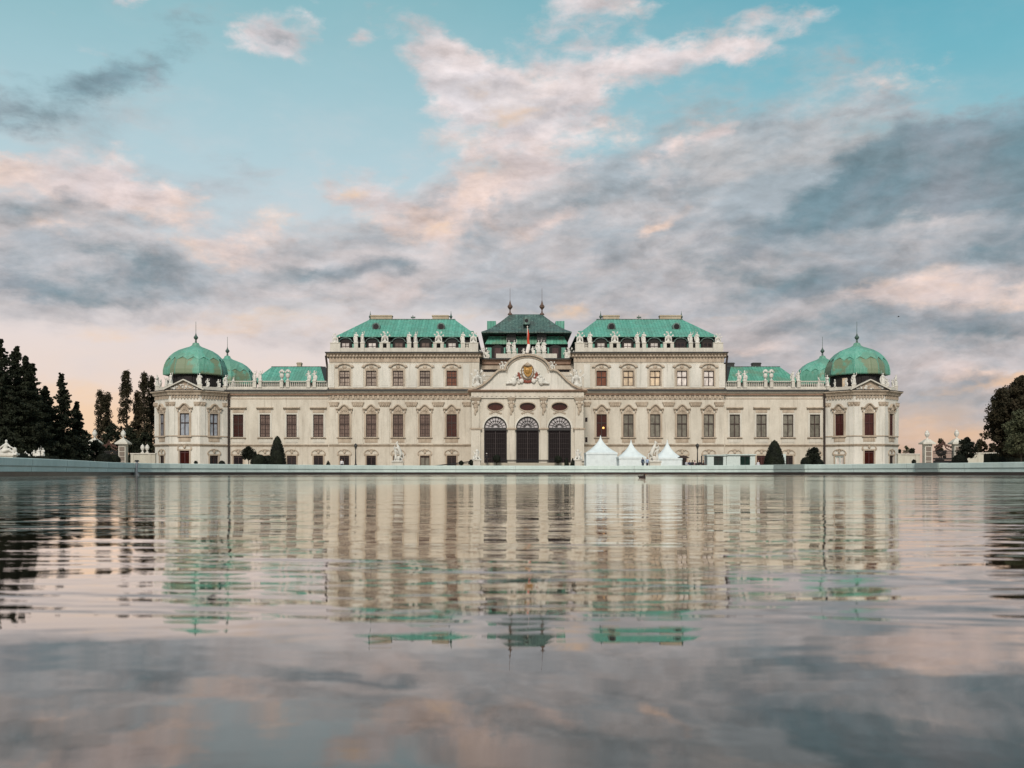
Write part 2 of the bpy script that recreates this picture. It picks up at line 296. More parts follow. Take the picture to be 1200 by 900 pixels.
# ------------------------------------------------------------------ mesh tools
class MB:
    def __init__(s): s.v = []; s.f = []
    def add(s, vs, fs, M=None):
        o = len(s.v)
        if M is not None: vs = [tuple(M @ Vector(v)) for v in vs]
        s.v += [tuple(v) for v in vs]; s.f += [tuple(i + o for i in f) for f in fs]
        return s
    def box(s, x0, x1, y0, y1, z0, z1, M=None):
        vs = [(x, y, z) for z in (z0, z1) for y in (y0, y1) for x in (x0, x1)]
        return s.add(vs, [(0,2,3,1), (4,5,7,6), (0,1,5,4), (2,6,7,3), (0,4,6,2), (1,3,7,5)], M)
    def frustum(s, a, za, b, zb, M=None):      # a, b = (x0,x1,y0,y1)
        vs = [(a[0],a[2],za),(a[1],a[2],za),(a[1],a[3],za),(a[0],a[3],za),(b[0],b[2],zb),(b[1],b[2],zb),(b[1],b[3],zb),(b[0],b[3],zb)]
        return s.add(vs, [(3,2,1,0),(4,5,6,7),(0,1,5,4),(1,2,6,5),(2,3,7,6),(3,0,4,7)], M)
    def prism_x(s, prof, x0, x1, M=None):      # prof: (y,z) loop
        n = len(prof)
        vs = [(x0, y, z) for y, z in prof] + [(x1, y, z) for y, z in prof]
        fs = [(i, (i+1) % n, n + (i+1) % n, n + i) for i in range(n)] + [tuple(range(n))[::-1], tuple(range(n, 2*n))]
        return s.add(vs, fs, M)
    def prism_y(s, prof, y0, y1, M=None):      # prof: (x,z) loop
        n = len(prof)
        vs = [(x, y0, z) for x, z in prof] + [(x, y1, z) for x, z in prof]
        fs = [(i, (i+1) % n, n + (i+1) % n, n + i) for i in range(n)] + [tuple(range(n))[::-1], tuple(range(n, 2*n))]
        return s.add(vs, fs, M)
    def ribbon_y(s, pts, t, y0, y1, M=None):   # moulding of thickness t following (x,z) points
        P_ = [Vector(p) for p in pts]; n = len(P_); up = []; 
        for i in range(n):
            d = (P_[min(i+1, n-1)] - P_[max(i-1, 0)]).normalized(); up.append(P_[i] + Vector((-d.y, d.x)) * t)
        for i in range(n - 1):
            q = [P_[i], P_[i+1], up[i+1], up[i]]
            vs = [(p.x, y0, p.y) for p in q] + [(p.x, y1, p.y) for p in q]
            s.add(vs, [(0,1,2,3),(7,6,5,4),(0,4,5,1),(1,5,6,2),(2,6,7,3),(3,7,4,0)], M)
        return s
    def lathe(s, prof, n=16, c=(0, 0), rot=0, M=None, flat=True):   # prof: (r,z)
        vs = []; fs = []; m = len(prof)
        for r, z in prof:
            for k in range(n):
                a = rot + 2 * math.pi * k / n; vs.append((c[0] + r * math.cos(a), c[1] + r * math.sin(a), z))
        for j in range(m - 1):
            for k in range(n):
                fs.append((j*n + k, j*n + (k+1) % n, (j+1)*n + (k+1) % n, (j+1)*n + k))
        fs.append(tuple(range(n))[::-1]); fs.append(tuple(range((m-1)*n, m*n)))
        return s.add(vs, fs, M)
    def octa(s, prof, c):                       # prof: (apothem, z), one side facing -y
        return s.lathe([(a / math.cos(math.pi/8), z) for a, z in prof], 8, c, math.pi/8)
    def tube(s, pts, rad, n=8, M=None):
        pts = [Vector(p) for p in pts]; rad = rad if isinstance(rad, (list, tuple)) else [rad] * len(pts)
        vs = []; fs = []
        for i, p in enumerate(pts):
            d = (pts[min(i+1, len(pts)-1)] - pts[max(i-1, 0)]).normalized()
            a = d.orthogonal().normalized() if i == 0 else (a - d * a.dot(d)).normalized()
            b = d.cross(a)
            for k in range(n):
                t = 2 * math.pi * k / n; vs.append(tuple(p + (a * math.cos(t) + b * math.sin(t)) * rad[i]))
        for j in range(len(pts) - 1):
            for k in range(n): fs.append((j*n + k, j*n + (k+1) % n, (j+1)*n + (k+1) % n, (j+1)*n + k))
        fs.append(tuple(range(n))[::-1]); fs.append(tuple(range((len(pts)-1)*n, len(pts)*n)))
        return s.add(vs, fs, M)
    def ball(s, c, r, n=10, M=None):
        r = r if isinstance(r, (list, tuple)) else (r, r, r); m = max(4, n // 2 + 1); vs = []; fs = []
        for j in range(m + 1):
            ph = math.pi * min(max(j / m, .02), .98)
            for k in range(n):
                t = 2 * math.pi * k / n
                vs.append((c[0] + r[0]*math.sin(ph)*math.cos(t), c[1] + r[1]*math.sin(ph)*math.sin(t), c[2] - r[2]*math.cos(ph)))
        for j in range(m):
            for k in range(n): fs.append((j*n + k, j*n + (k+1) % n, (j+1)*n + (k+1) % n, (j+1)*n + k))
        fs.append(tuple(range(n))[::-1]); fs.append(tuple(range(m*n, (m+1)*n)))
        return s.add(vs, fs, M)
    def mesh(s, name, m, smooth=False):
        me = bpy.data.meshes.new(name); me.from_pydata(s.v, [], s.f); me.materials.append(m)
        bm = bmesh.new(); bm.from_mesh(me); bmesh.ops.recalc_face_normals(bm, faces=bm.faces); bm.to_mesh(me); bm.free()
        if smooth:
            me.polygons.foreach_set('use_smooth', [True] * len(me.polygons))
        me.update(); return me
def link(name, me, parent=None, loc=(0,0,0), rz=0, scale=None):
    o = bpy.data.objects.new(name, me); COL.objects.link(o); o.parent = parent
    o.location = loc; o.rotation_euler = (0, 0, rz)
    if scale: o.scale = scale if isinstance(scale, (tuple, list)) else (scale,) * 3
    return o
def part(name, mb, m, parent=None, smooth=False, loc=(0,0,0), rz=0, label=None):
    o = link(name, mb.mesh(name, m, smooth), parent, loc, rz)
    if label: o['label'] = label
    return o
def tag(o, label, cat, group=None):
    o['label'] = label; o['category'] = cat
    if group: o['group'] = group
    return o
def empty(name, loc, label=None, cat=None, group=None, rz=0):
    o = bpy.data.objects.new(name, None); COL.objects.link(o); o.location = loc; o.rotation_euler = (0, 0, rz); o.empty_display_size = .5
    if label: tag(o, label, cat, group)
    return o
def copy_tree(o, parent=None):
    c = o.copy(); COL.objects.link(c); c.parent = parent
    for ch in list(o.children): copy_tree(ch, c)
    return c
def structure(name, mb, m, smooth=False):
    o = part(name, mb, m, None, smooth); o['kind'] = 'structure'; return o
def Zp(y, D=200.): return (HZ - y) * D / F + CZ
def Xp(x, D=200.): return (x - 600) * D / F
def remeshed(mb, name, m, voxel, smooth=True):
    me = mb.mesh('tmp', m); ob = bpy.data.objects.new('tmp', me); COL.objects.link(ob)
    md = ob.modifiers.new('r', 'REMESH'); md.mode = 'VOXEL'; md.voxel_size = voxel; md.use_smooth_shade = smooth
    sm = ob.modifiers.new('s', 'SMOOTH'); sm.factor = .5; sm.iterations = 2
    dg = bpy.context.evaluated_depsgraph_get(); dg.update()
    out = bpy.data.meshes.new_from_object(ob.evaluated_get(dg)); out.name = name
    bpy.data.objects.remove(ob); bpy.data.meshes.remove(me)
    if not out.materials: out.materials.append(m)
    return out
def limb(mb, pts, rad, n=10):
    mb.tube(pts, rad, n)
    for p, r in zip(pts, rad): mb.ball(p, r, n)

# ------------------------------------------------------------------ ground, pool, water
GZ = 0.75; CURB = 0.90
raw = [(-21, -14), (-23.8, 48.2), (-25.3, 60), (-27.6, 70), (-28.6, 79), (-24.5, 87), (-17, 98.5), (-10, 103.5), (0, 106.5), (9, 107.5), (15.5, 104.5), (21, 99.8), (27, 92), (31, 83), (34, 74), (35.8, 64), (38, 40), (40, -14)]
def chaikin(p, it):
    for _ in range(it):
        q = []
        for i in range(len(p)):
            a, b = p[i], p[(i+1) % len(p)]
            q += [(a[0]*.75+b[0]*.25, a[1]*.75+b[1]*.25), (a[0]*.25+b[0]*.75, a[1]*.25+b[1]*.75)]
        p = q
    return p
outline = chaikin(raw, 2)
def offset(p, d):
    n = len(p); o = []
    for i in range(n):
        a = Vector(p[i-1]); b = Vector(p[(i+1) % n]); t = (b - a).normalized()
        o.append((p[i][0] + (-t.y) * d, p[i][1] + t.x * d))
    return o
# outline runs clockwise: left normal points outward
def loft(mb, rings):       # rings: list of (offset, z)
    vs = []; fs = []; n = len(outline)
    for d, z in rings:
        vs += [(x, y, z) for x, y in offset(outline, d)]
    for j in range(len(rings) - 1):
        for k in range(n): fs.append((j*n + k, j*n + (k+1) % n, (j+1)*n + (k+1) % n, (j+1)*n + k))
    mb.add(vs, fs)
def water_mat(T, b):
    b.inputs['Roughness'].default_value = .6
    g = T.geo
    a = T.noise(T.map(g, loc=(3, 1, 0), rot=(0, 0, .18), scale=(.45, 1.2, 1)), 3.6, 3, .5, .5)
    c = T.noise(T.map(g, rot=(0, 0, -.15), scale=(.45, 1.3, 1)), 8, 2, .5, .3)
    d = T.noise(T.map(g, loc=(9, 4, 0), scale=(.6, 1.1, 1)), 1.1, 2, .5, .2)
    sp = T.new('ShaderNodeSeparateXYZ'); T.l.new(g, sp.inputs[0])
    near = T.sstep(sp.outputs[1], .85, 1.3)               # the water right at the near bank lies in the lee
    far = T.sstep(sp.outputs[1], 1.6, 7.)                 # breeze ruffles the open water
    gust = T.sstep(T.noise(T.map(g, scale=(.25, .6, 1)), .25, 3, .5), .35, .65)
    a, c, d = (T.m('SUBTRACT', q, .5) for q in (a, c, d))
    h = T.m('MULTIPLY', a, T.m('MULTIPLY_ADD', near, .0052, .0012))
    h = T.m('ADD', h, T.m('MULTIPLY', T.m('MULTIPLY', c, far), T.m('MULTIPLY_ADD', gust, .0018, .0020)))
    e = T.m('SUBTRACT', T.noise(T.map(g, loc=(2, 7, 0), scale=(.3, 1.1, 1)), 14, 2, .5, .2), .5)
    h = T.m('ADD', h, T.m('MULTIPLY', e, T.m('MULTIPLY', near, .0010)))
    h = T.m('ADD', h, T.m('MULTIPLY', d, T.m('MULTIPLY_ADD', near, .009, .005)))
    bp = T.new('ShaderNodeBump'); T.put(bp.inputs['Height'], h); bp.inputs['Strength'].default_value = 1; bp.inputs['Distance'].default_value = 1
    b.inputs['Base Color'].default_value = (.026, .022, .018, 1); T.l.new(bp.outputs[0], b.inputs['Normal'])
    b.inputs['Specular IOR Level'].default_value = 0; b.inputs['IOR'].default_value = 1.0
    fr = T.new('ShaderNodeFresnel'); fr.inputs['IOR'].default_value = 1.333; T.l.new(bp.outputs[0], fr.inputs['Normal'])
    gl = T.new('ShaderNodeBsdfGlossy'); gl.inputs['Roughness'].default_value = .015; gl.inputs['Color'].default_value = (.97, .935, .895, 1); T.l.new(bp.outputs[0], gl.inputs['Normal'])
    mx = T.new('ShaderNodeMixShader'); T.l.new(T.m('MULTIPLY', fr.outputs[0], 1.5, clamp=True), mx.inputs[0]); T.l.new(b.outputs[0], mx.inputs[1]); T.l.new(gl.outputs[0], mx.inputs[2])
    T.l.new(mx.outputs[0], T.t.nodes['Material Output'].inputs['Surface'])
WATER = mat('pond_water', water_mat)
mb = MB(); mb.add([(x, y, 0) for x, y in offset(outline, .08)], [tuple(range(len(outline)))]); wo = structure('water', mb, WATER)
if wo.data.polygons[0].normal.z < 0: wo.data.flip_normals()
CURBM = mat('pale_green_stained_stone', stone((.55, .65, .62), (.47, .57, .54), (.24, .30, .28), spot=.3, sc=.8))
WETM = mat('wet_algae_stone', stone((.045, .030, .026), (.03, .02, .018), None, rough=.35))
kerb = empty('pool_rim', (0, 0, 0)); kerb['kind'] = 'structure'
mb = MB(); loft(mb, [(.10, -.3), (.10, .21), (.02, .215)]); k = part('wet_foot', mb, WETM, kerb)
mb = MB(); loft(mb, [(.02, .215), (.0, .22), (.0, .455), (.05, .46), (.05, .495), (-.04, .50), (-.06, .53), (-.06, .87), (-.03, .90), (.75, .90), (.78, .87), (.78, .6)]); part('coping', mb, CURBM, kerb)
jt = MB(); P_ = offset(outline, -.062); acc = 0
for i in range(len(P_)):
    a_, b_ = Vector(P_[i]), Vector(P_[(i+1) % len(P_)]); L = (b_ - a_).length; t_ = (b_ - a_).normalized(); u = (6.2 - acc) % 6.2
    while u < L:
        q = a_ + t_ * u; M = Matrix.Translation((q.x, q.y, 0)) @ Matrix.Rotation(math.atan2(t_.y, t_.x), 4, 'Z'); jt.box(-.012, .012, -.004, .02, .535, .868, M); jt.box(-.012, .012, .055, .08, .222, .455, M); u += 6.2
    acc = (acc + L) % 6.2
part('mortar_joints', jt, mat('mortar', plain((.22, .26, .25), .9)), kerb)
# ground sheet with the pool cut out
n = len(outline); inner = offset(outline, .7); out = []
for x, y in inner:
    d = Vector((x - 5, y - 50)); d.normalize(); out.append((5 + d.x * 3500, 50 + d.y * 3500))
mb = MB(); mb.add([(x, y, GZ) for x, y in inner] + [(x, y, GZ) for x, y in out], [(k, (k+1) % n, n + (k+1) % n, n + k) for k in range(n)])
GRAVEL = mat('pale_gravel', stone((.36, .33, .27), (.30, .27, .22), None, sc=.3))
structure('ground', mb, GRAVEL)
# grey panels set against the rim
def rimpoint(px):
    best = None; P_ = offset(outline, -.065)
    for i in range(len(P_)):
        a, b = P_[i], P_[(i+1) % len(P_)]
        for t in range(20):
            x = a[0] + (b[0]-a[0]) * t / 20; y = a[1] + (b[1]-a[1]) * t / 20
            if y > 5:
                e = abs(600 + x / y * F - px)
                if best is None or e < best[0]: best = (e, x, y)
    return Vector((best[1], best[2]))
SLABM = mat('grey_metal_sheet', plain((.22, .27, .26), .5))
for (pa, pb) in ((908, 943), (1073, 1101)):
    a, b = rimpoint(pa), rimpoint(pb); t = (b - a).normalized(); nr = Vector((t.y, -t.x))
    if nr.y > 0: nr = -nr
    mb = MB(); L = (b - a).length; ang = math.atan2(t.y, t.x)
    mb.box(0, L, -.09, .10, .23, .47); mb.box(0, L, -.14, .10, .50, .905); mb.box(0, L, -.14, .85, .905, .93)
    o = part('rim_cover', mb, SLABM, None, loc=(a.x, a.y, 0), rz=ang)
    tag(o, 'grey cover on the pool rim ' + ('below the right yew cone' if pa < 1000 else 'below the right iron gate'), 'cover', 'grey covers on the pool rim')
a = rimpoint(161)
mb = MB(); mb.tube([(0, -.02, -.05), (0, -.02, .55), (.05, -.02, .85), (.02, .05, 1.02)], [.13, .11, .09, .10], 8); mb.box(-.2, .2, -.1, .12, .0, .12)
o = part('water_spout', mb, mat('blue_grey_metal', plain((.16, .18, .2), .5)), None, loc=(a.x, a.y - .15, 0)); tag(o, 'blue-grey pipe standing against the pool rim with dark cap', 'pipe')
c2 = MB(); c2.lathe([(.17, 1.0), (.19, 1.05), (.12, 1.12)], 10, (.02, .05)); part('cap', c2, IRON, o)

# ------------------------------------------------------------------ sculpture kit (all shared meshes)
def robed(arm=1, lean=0., spear=False):
    mb = MB()
    mb.lathe([(.34, 0), (.36, .1), (.30, .5), (.24, .85), (.20, 1.02), (.25, 1.2), (.27, 1.38), (.16, 1.5), (.07, 1.55)], 12)
    limb(mb, [(.12, -.1, .9), (.2, -.26, .45), (.16, -.2, .05)], [.15, .12, .12])
    limb(mb, [(0, 0, 1.5), (0, -.02, 1.62)], [.075, .075]); mb.ball((0, -.03, 1.74), (.115, .13, .15), 12)
    if arm > 0: limb(mb, [(.24, 0, 1.42), (.42, -.1, 1.62), (.40, -.15, 1.95)], [.085, .07, .055])
    else: limb(mb, [(.24, 0, 1.42), (.40, -.12, 1.15), (.16, -.28, 1.12)], [.085, .07, .055])
    limb(mb, [(-.24, 0, 1.42), (-.36, .02, 1.12), (-.30, -.14, .92)], [.085, .07, .055])
    limb(mb, [(-.3, .1, 1.3), (-.42, .16, .8), (-.36, .1, .3)], [.08, .13, .1])
    if spear: mb.tube([(-.36, -.12, .1), (-.36, -.1, 2.3)], .035, 6)
    mb.box(-.4, .4, -.36, .36, -.08, .04)
    return mb
def trophy():
    mb = MB()
    mb.lathe([(.45, 0), (.40, .2), (.26, .35), (.24, .6), (.36, .9), (.40, 1.15), (.2, 1.3), (.1, 1.34)], 12)
    mb.ball((0, 0, 1.5), (.17, .2, .2), 10); mb.tube([(0, .1, 1.6), (0, .12, 2.0), (0, -.1, 1.9)], [.08, .1, .05], 6)
    for s_ in (-1, 1):
        for a, L in ((.28, 1.75), (.72, 1.45)):
            mb.tube([(0, .1, .45), (s_ * math.sin(a) * L, .1, .45 + math.cos(a) * L)], [.05, .035], 5)
            mb.box(-.03, .26, -.03, .05, -.34, .02, Matrix.Translation((s_ * math.sin(a) * L * .93, .1, .45 + math.cos(a) * L * .93)) @ Matrix.Rotation(s_ * a, 4, 'Y'))
        limb(mb, [(s_ * .6, -.12, .08), (s_ * .52, -.14, .45), (s_ * .5, -.1, .72)], [.1, .15, .17]); mb.ball((s_ * .52, -.14, 1.02), .13, 8); limb(mb, [(s_ * .5, -.14, .8), (s_ * .25, -.25, .95)], [.08, .06])
    mb.box(-.7, .7, -.35, .35, -.08, .04)
    return mb
def putto():
    mb = MB()
    limb(mb, [(-.1, 0, .1), (-.12, -.06, .4), (-.08, 0, .72)], [.09, .12, .14]); limb(mb, [(.12, 0, .1), (.13, -.1, .42), (.08, 0, .72)], [.09, .12, .14])
    limb(mb, [(0, 0, .75), (0, 0, 1.1)], [.2, .2]); mb.ball((0, -.03, 1.42), (.17, .18, .19), 10)
    limb(mb, [(.2, 0, 1.15), (.42, -.1, 1.2), (.36, -.2, 1.5)], [.08, .07, .06]); limb(mb, [(-.2, 0, 1.15), (-.4, -.05, 1.0), (-.35, -.2, .7)], [.08, .07, .06])
    mb.ball((.3, -.1, .45), (.22, .2, .45), 8); mb.box(-.34, .34, -.3, .3, -.06, .06)
    return mb
def flower_vase():
    mb = MB()
    mb.lathe([(.28, 0), (.28, .08), (.1, .16), (.1, .28), (.3, .5), (.36, .8), (.24, .98), (.34, 1.08), (.30, 1.1)], 14)
    for k in range(14):
        a = k * 2.4; r = .12 + .3 * (k / 14); mb.ball((r * math.cos(a), r * math.sin(a) * .7, 1.2 + .35 * (1 - k / 14) + .05 * (k % 3)), .15, 6)
    return mb
ST = {'robed_a': remeshed(robed(1), 'statue', SCULPT, .045), 'robed_b': remeshed(robed(-1, spear=True), 'statue', SCULPT, .045),
      'trophy': remeshed(trophy(), 'statue', SCULPT, .05), 'putto': remeshed(putto(), 'statue', SCULPT, .045), 'vase': remeshed(flower_vase(), 'statue', SCULPT, .05)}
def urn_mb():
    return MB().lathe([(.38, 0), (.38, .12), (.14, .24), (.12, .42), (.2, .5), (.42, .85), (.50, 1.25), (.46, 1.45), (.30, 1.55), (.42, 1.62), (.36, 1.72), (.2, 1.85), (.08, 1.95), (.1, 2.02), (.02, 2.1)], 18)

# ------------------------------------------------------------------ windows (cached meshes)
_cache = {}
def cached(key, fn):
    if key not in _cache: _cache[key] = fn()
    return _cache[key]
def win_frame(w, h, grid, tr=.62):
    mb = MB(); t = .12; d0, d1 = .16, .26
    mb.box(-w/2, -w/2 + t, d0, d1, 0, h); mb.box(w/2 - t, w/2, d0, d1, 0, h)
    mb.box(-w/2 + t, w/2 - t, d0, d1, 0, t); mb.box(-w/2 + t, w/2 - t, d0, d1, h - t, h)
    mb.box(-.075, .075, d0 - .02, d1 - .01, t, h - t); mb.box(-w/2 + t, w/2 - t, d0 - .035, d1 - .02, h * tr - .08, h * tr + .08)
    if grid:
        for s_ in (-1, 1): mb.box(s_ * w * .25 - .02, s_ * w * .25 + .02, .2, .24, t, h - t)
        nn = max(3, int(h / .72))
        for k in range(1, nn):
            z = h * k / nn
            if abs(z - h * tr) > .15: mb.box(-w/2 + t, w/2 - t, .205, .235, z - .02, z + .02)
    return mb
def ogee(w, rise, n=14):
    pts = []
    for i in range(n + 1):
        u = -1 + 2 * i / n
        z = rise * (.5 + .5 * math.cos(math.pi * min(1, abs(u) / .62))) ** .8 if abs(u) < .62 else 0
        pts.append((u * w / 2, z))
    return pts
def surround(kind, w, h):
    mb = MB(); b = .26
    mb.box(-w/2 - b, -w/2, -.10, .02, 0, h + b); mb.box(w/2, w/2 + b, -.10, .02, 0, h + b); mb.box(-w/2, w/2, -.10, .02, h, h + b)
    if kind in ('ogee', 'flat'):
        mb.box(-w/2 - b - .12, -w/2 - b, -.06, .02, .1, h + b + .4); mb.box(w/2 + b, w/2 + b + .12, -.06, .02, .1, h + b + .4)
        mb.box(-w/2 - b, w/2 + b, -.05, .02, -1.1, -.22)          # apron
        mb.box(-w/2 - .1, w/2 + .1, -.09, -.05, -.95, -.4)
    return mb
def hood(kind, w, h):
    mb = MB()
    if kind == 'ogee':
        z0 = h + .95; pts = [(x, z0 + z) for x, z in ogee(w + 1.35, .78)]
        mb.ribbon_y(pts, .2, -.48, .02); mb.ribbon_y([(x * .97, z - .14) for x, z in pts], .14, -.3, .02)
        mb.prism_y([(x * .8, min(z, z0 + .7) - .02) for x, z in pts if abs(x) < w * .55] + [(w * .45, h + .27), (-w * .45, h + .27)], -.16, .02)
        for s_ in (-1, 1): mb.ball((s_ * .34, -.2, h + .72), (.2, .12, .24), 8); mb.box(s_ * (w/2 + .38) - .12, s_ * (w/2 + .38) + .12, -.3, .02, h + .35, h + .92)
        mb.ball((0, -.24, h + .95), (.2, .14, .42), 8)
    elif kind == 'flat':
        mb.prism_x([(.02, h + 1.0), (-.2, h + 1.0), (-.26, h + 1.1), (-.5, h + 1.2), (-.5, h + 1.34), (.02, h + 1.42)], -w/2 - .62, w/2 + .62)
        mb.box(-w/2 - .1, w/2 + .1, -.08, .02, h + .34, h + .9)
    elif kind == 'round':
        n_ = 12; pts = [(math.cos(math.pi * (1 - i / n_)) * (w/2 + .25), h + .62 + math.sin(math.pi * i / n_) * .62) for i in range(n_ + 1)]
        pts = [(-w/2 - .85, h + .62)] + pts + [(w/2 + .85, h + .62)]
        mb.ribbon_y(pts, .17, -.34, .02); mb.ball((0, -.12, h + .72), (.42, .1, .3), 8); mb.box(-w/2 - .2, w/2 + .2, -.07, .02, h + .28, h + .5)
        for s_ in (-1, 1): mb.ball((s_ * (w/2 + .55), -.2, h + .8), (.28, .16, .24), 8)
    elif kind == 'brow':
        n_ = 12; pts = [(math.cos(math.pi * (1 - i / n_)) * (w/2 + .42), h + .28 + math.sin(math.pi * i / n_) * .85) for i in range(n_ + 1)]
        mb.ribbon_y(pts, .13, -.16, .02)
        for s_ in (-1, 1): mb.ball((s_ * .42, -.12, h + 1.02), (.26, .12, .14), 8); mb.ball((s_ * (w/2 + .35), -.1, h + .3), (.18, .1, .3), 8)
        mb.ball((0, -.14, h + .72), (.26, .12, .34), 8)
    return mb
def sill(w):
    return MB().box(-w/2 - .5, w/2 + .5, -.32, .02, -.2, -.06).box(-w/2 - .42, w/2 + .42, -.2, .02, -.3, -.2)
def add_window(parent, kind, w, h, x, y, z, rz, pmat, grid=True, framem=None, tr=.62, wm=None, lab=None):
    k = (kind, w, h)
    o = link('window', cached(('s',) + k, lambda: surround(kind, w, h).mesh('window', TRIM if kind != 'flat' else PARAPET)), parent, (x, y, z), rz)
    if lab: o['label'] = lab
    link('frame', cached(('f', w, h, grid, tr, framem), lambda: win_frame(w, h, grid, tr).mesh('frame', framem or WOOD)), o)
    link('pane', cached(('p', w, h, pmat), lambda: MB().box(-w/2, w/2, .265, .285, 0, h).mesh('pane', pmat)), o)
    link('hood', cached(('h',) + k, lambda: hood(kind, w, h).mesh('hood', TRIM, False)), o)
    if kind in ('ogee', 'flat'): link('sill', cached(('l', w), lambda: sill(w).mesh('sill', TRIM)), o)
    return o
def wall_holes(mb, x0, x1, z0, z1, holes, depth=.3, M=None):
    """front face at y=0 of a wall with rectangular openings (hx0,hx1,hz0,hz1) and their reveals"""
    xs = sorted({x0, x1} | {h[i] for h in holes for i in (0, 1)}); zs = sorted({z0, z1} | {h[i] for h in holes for i in (2, 3)})
    xs = [x for x in xs if x0 <= x <= x1]; zs = [z for z in zs if z0 <= z <= z1]
    for i in range(len(xs) - 1):
        for j in range(len(zs) - 1):
            cx = (xs[i] + xs[i+1]) / 2; cz = (zs[j] + zs[j+1]) / 2
            if any(h[0] < cx < h[1] and h[2] < cz < h[3] for h in holes): continue
            mb.add([(xs[i], 0, zs[j]), (xs[i+1], 0, zs[j]), (xs[i+1], 0, zs[j+1]), (xs[i], 0, zs[j+1])], [(0, 1, 2, 3)], M)
    for a, b, c, d in holes:
        mb.add([(a,0,c),(b,0,c),(b,0,d),(a,0,d),(a,depth,c),(b,depth,c),(b,depth,d),(a,depth,d)], [(0,4,5,1),(1,5,6,2),(2,6,7,3),(3,7,4,0)], M)
def raw_part(name, mb, m, parent, loc=(0,0,0), rz=0):      # open shells: keep face order, no recalculation needed for Cycles
    me = bpy.data.meshes.new(name); me.from_pydata(mb.v, [], mb.f); me.materials.append(m)
    bm = bmesh.new(); bm.from_mesh(me); bmesh.ops.remove_doubles(bm, verts=bm.verts, dist=.0005); bmesh.ops.recalc_face_normals(bm, faces=bm.faces); bm.to_mesh(me); bm.free()
    return link(name, me, parent, loc, rz)

# ------------------------------------------------------------------ the palace
PX = 2.81
pal = empty('palace', (PX, 200, GZ), 'long ivory baroque palace with green copper roofs, corner domes and a three-arched porch', 'palace')
def z_(y, D=200.): return Zp(y, D) - GZ            # heights inside the palace, measured from the forecourt
def x_(p, D=200.): return Xp(p, D) - PX
COLS = [14.4 + 5.15 * k for k in range(9)]
WB, WT = z_(512.2), z_(485.6)        # main windows
GB, GT = .15, z_(534)                # ground floor windows
UB, UT = z_(452.6), z_(434.6)
BELT = z_(521.5); CORN = z_(456.5)   # top of main cornice
UCORN = z_(413.2)
WW = 1.97
YC, YW = -.5, .3                     # faces of the centre block and of the wings
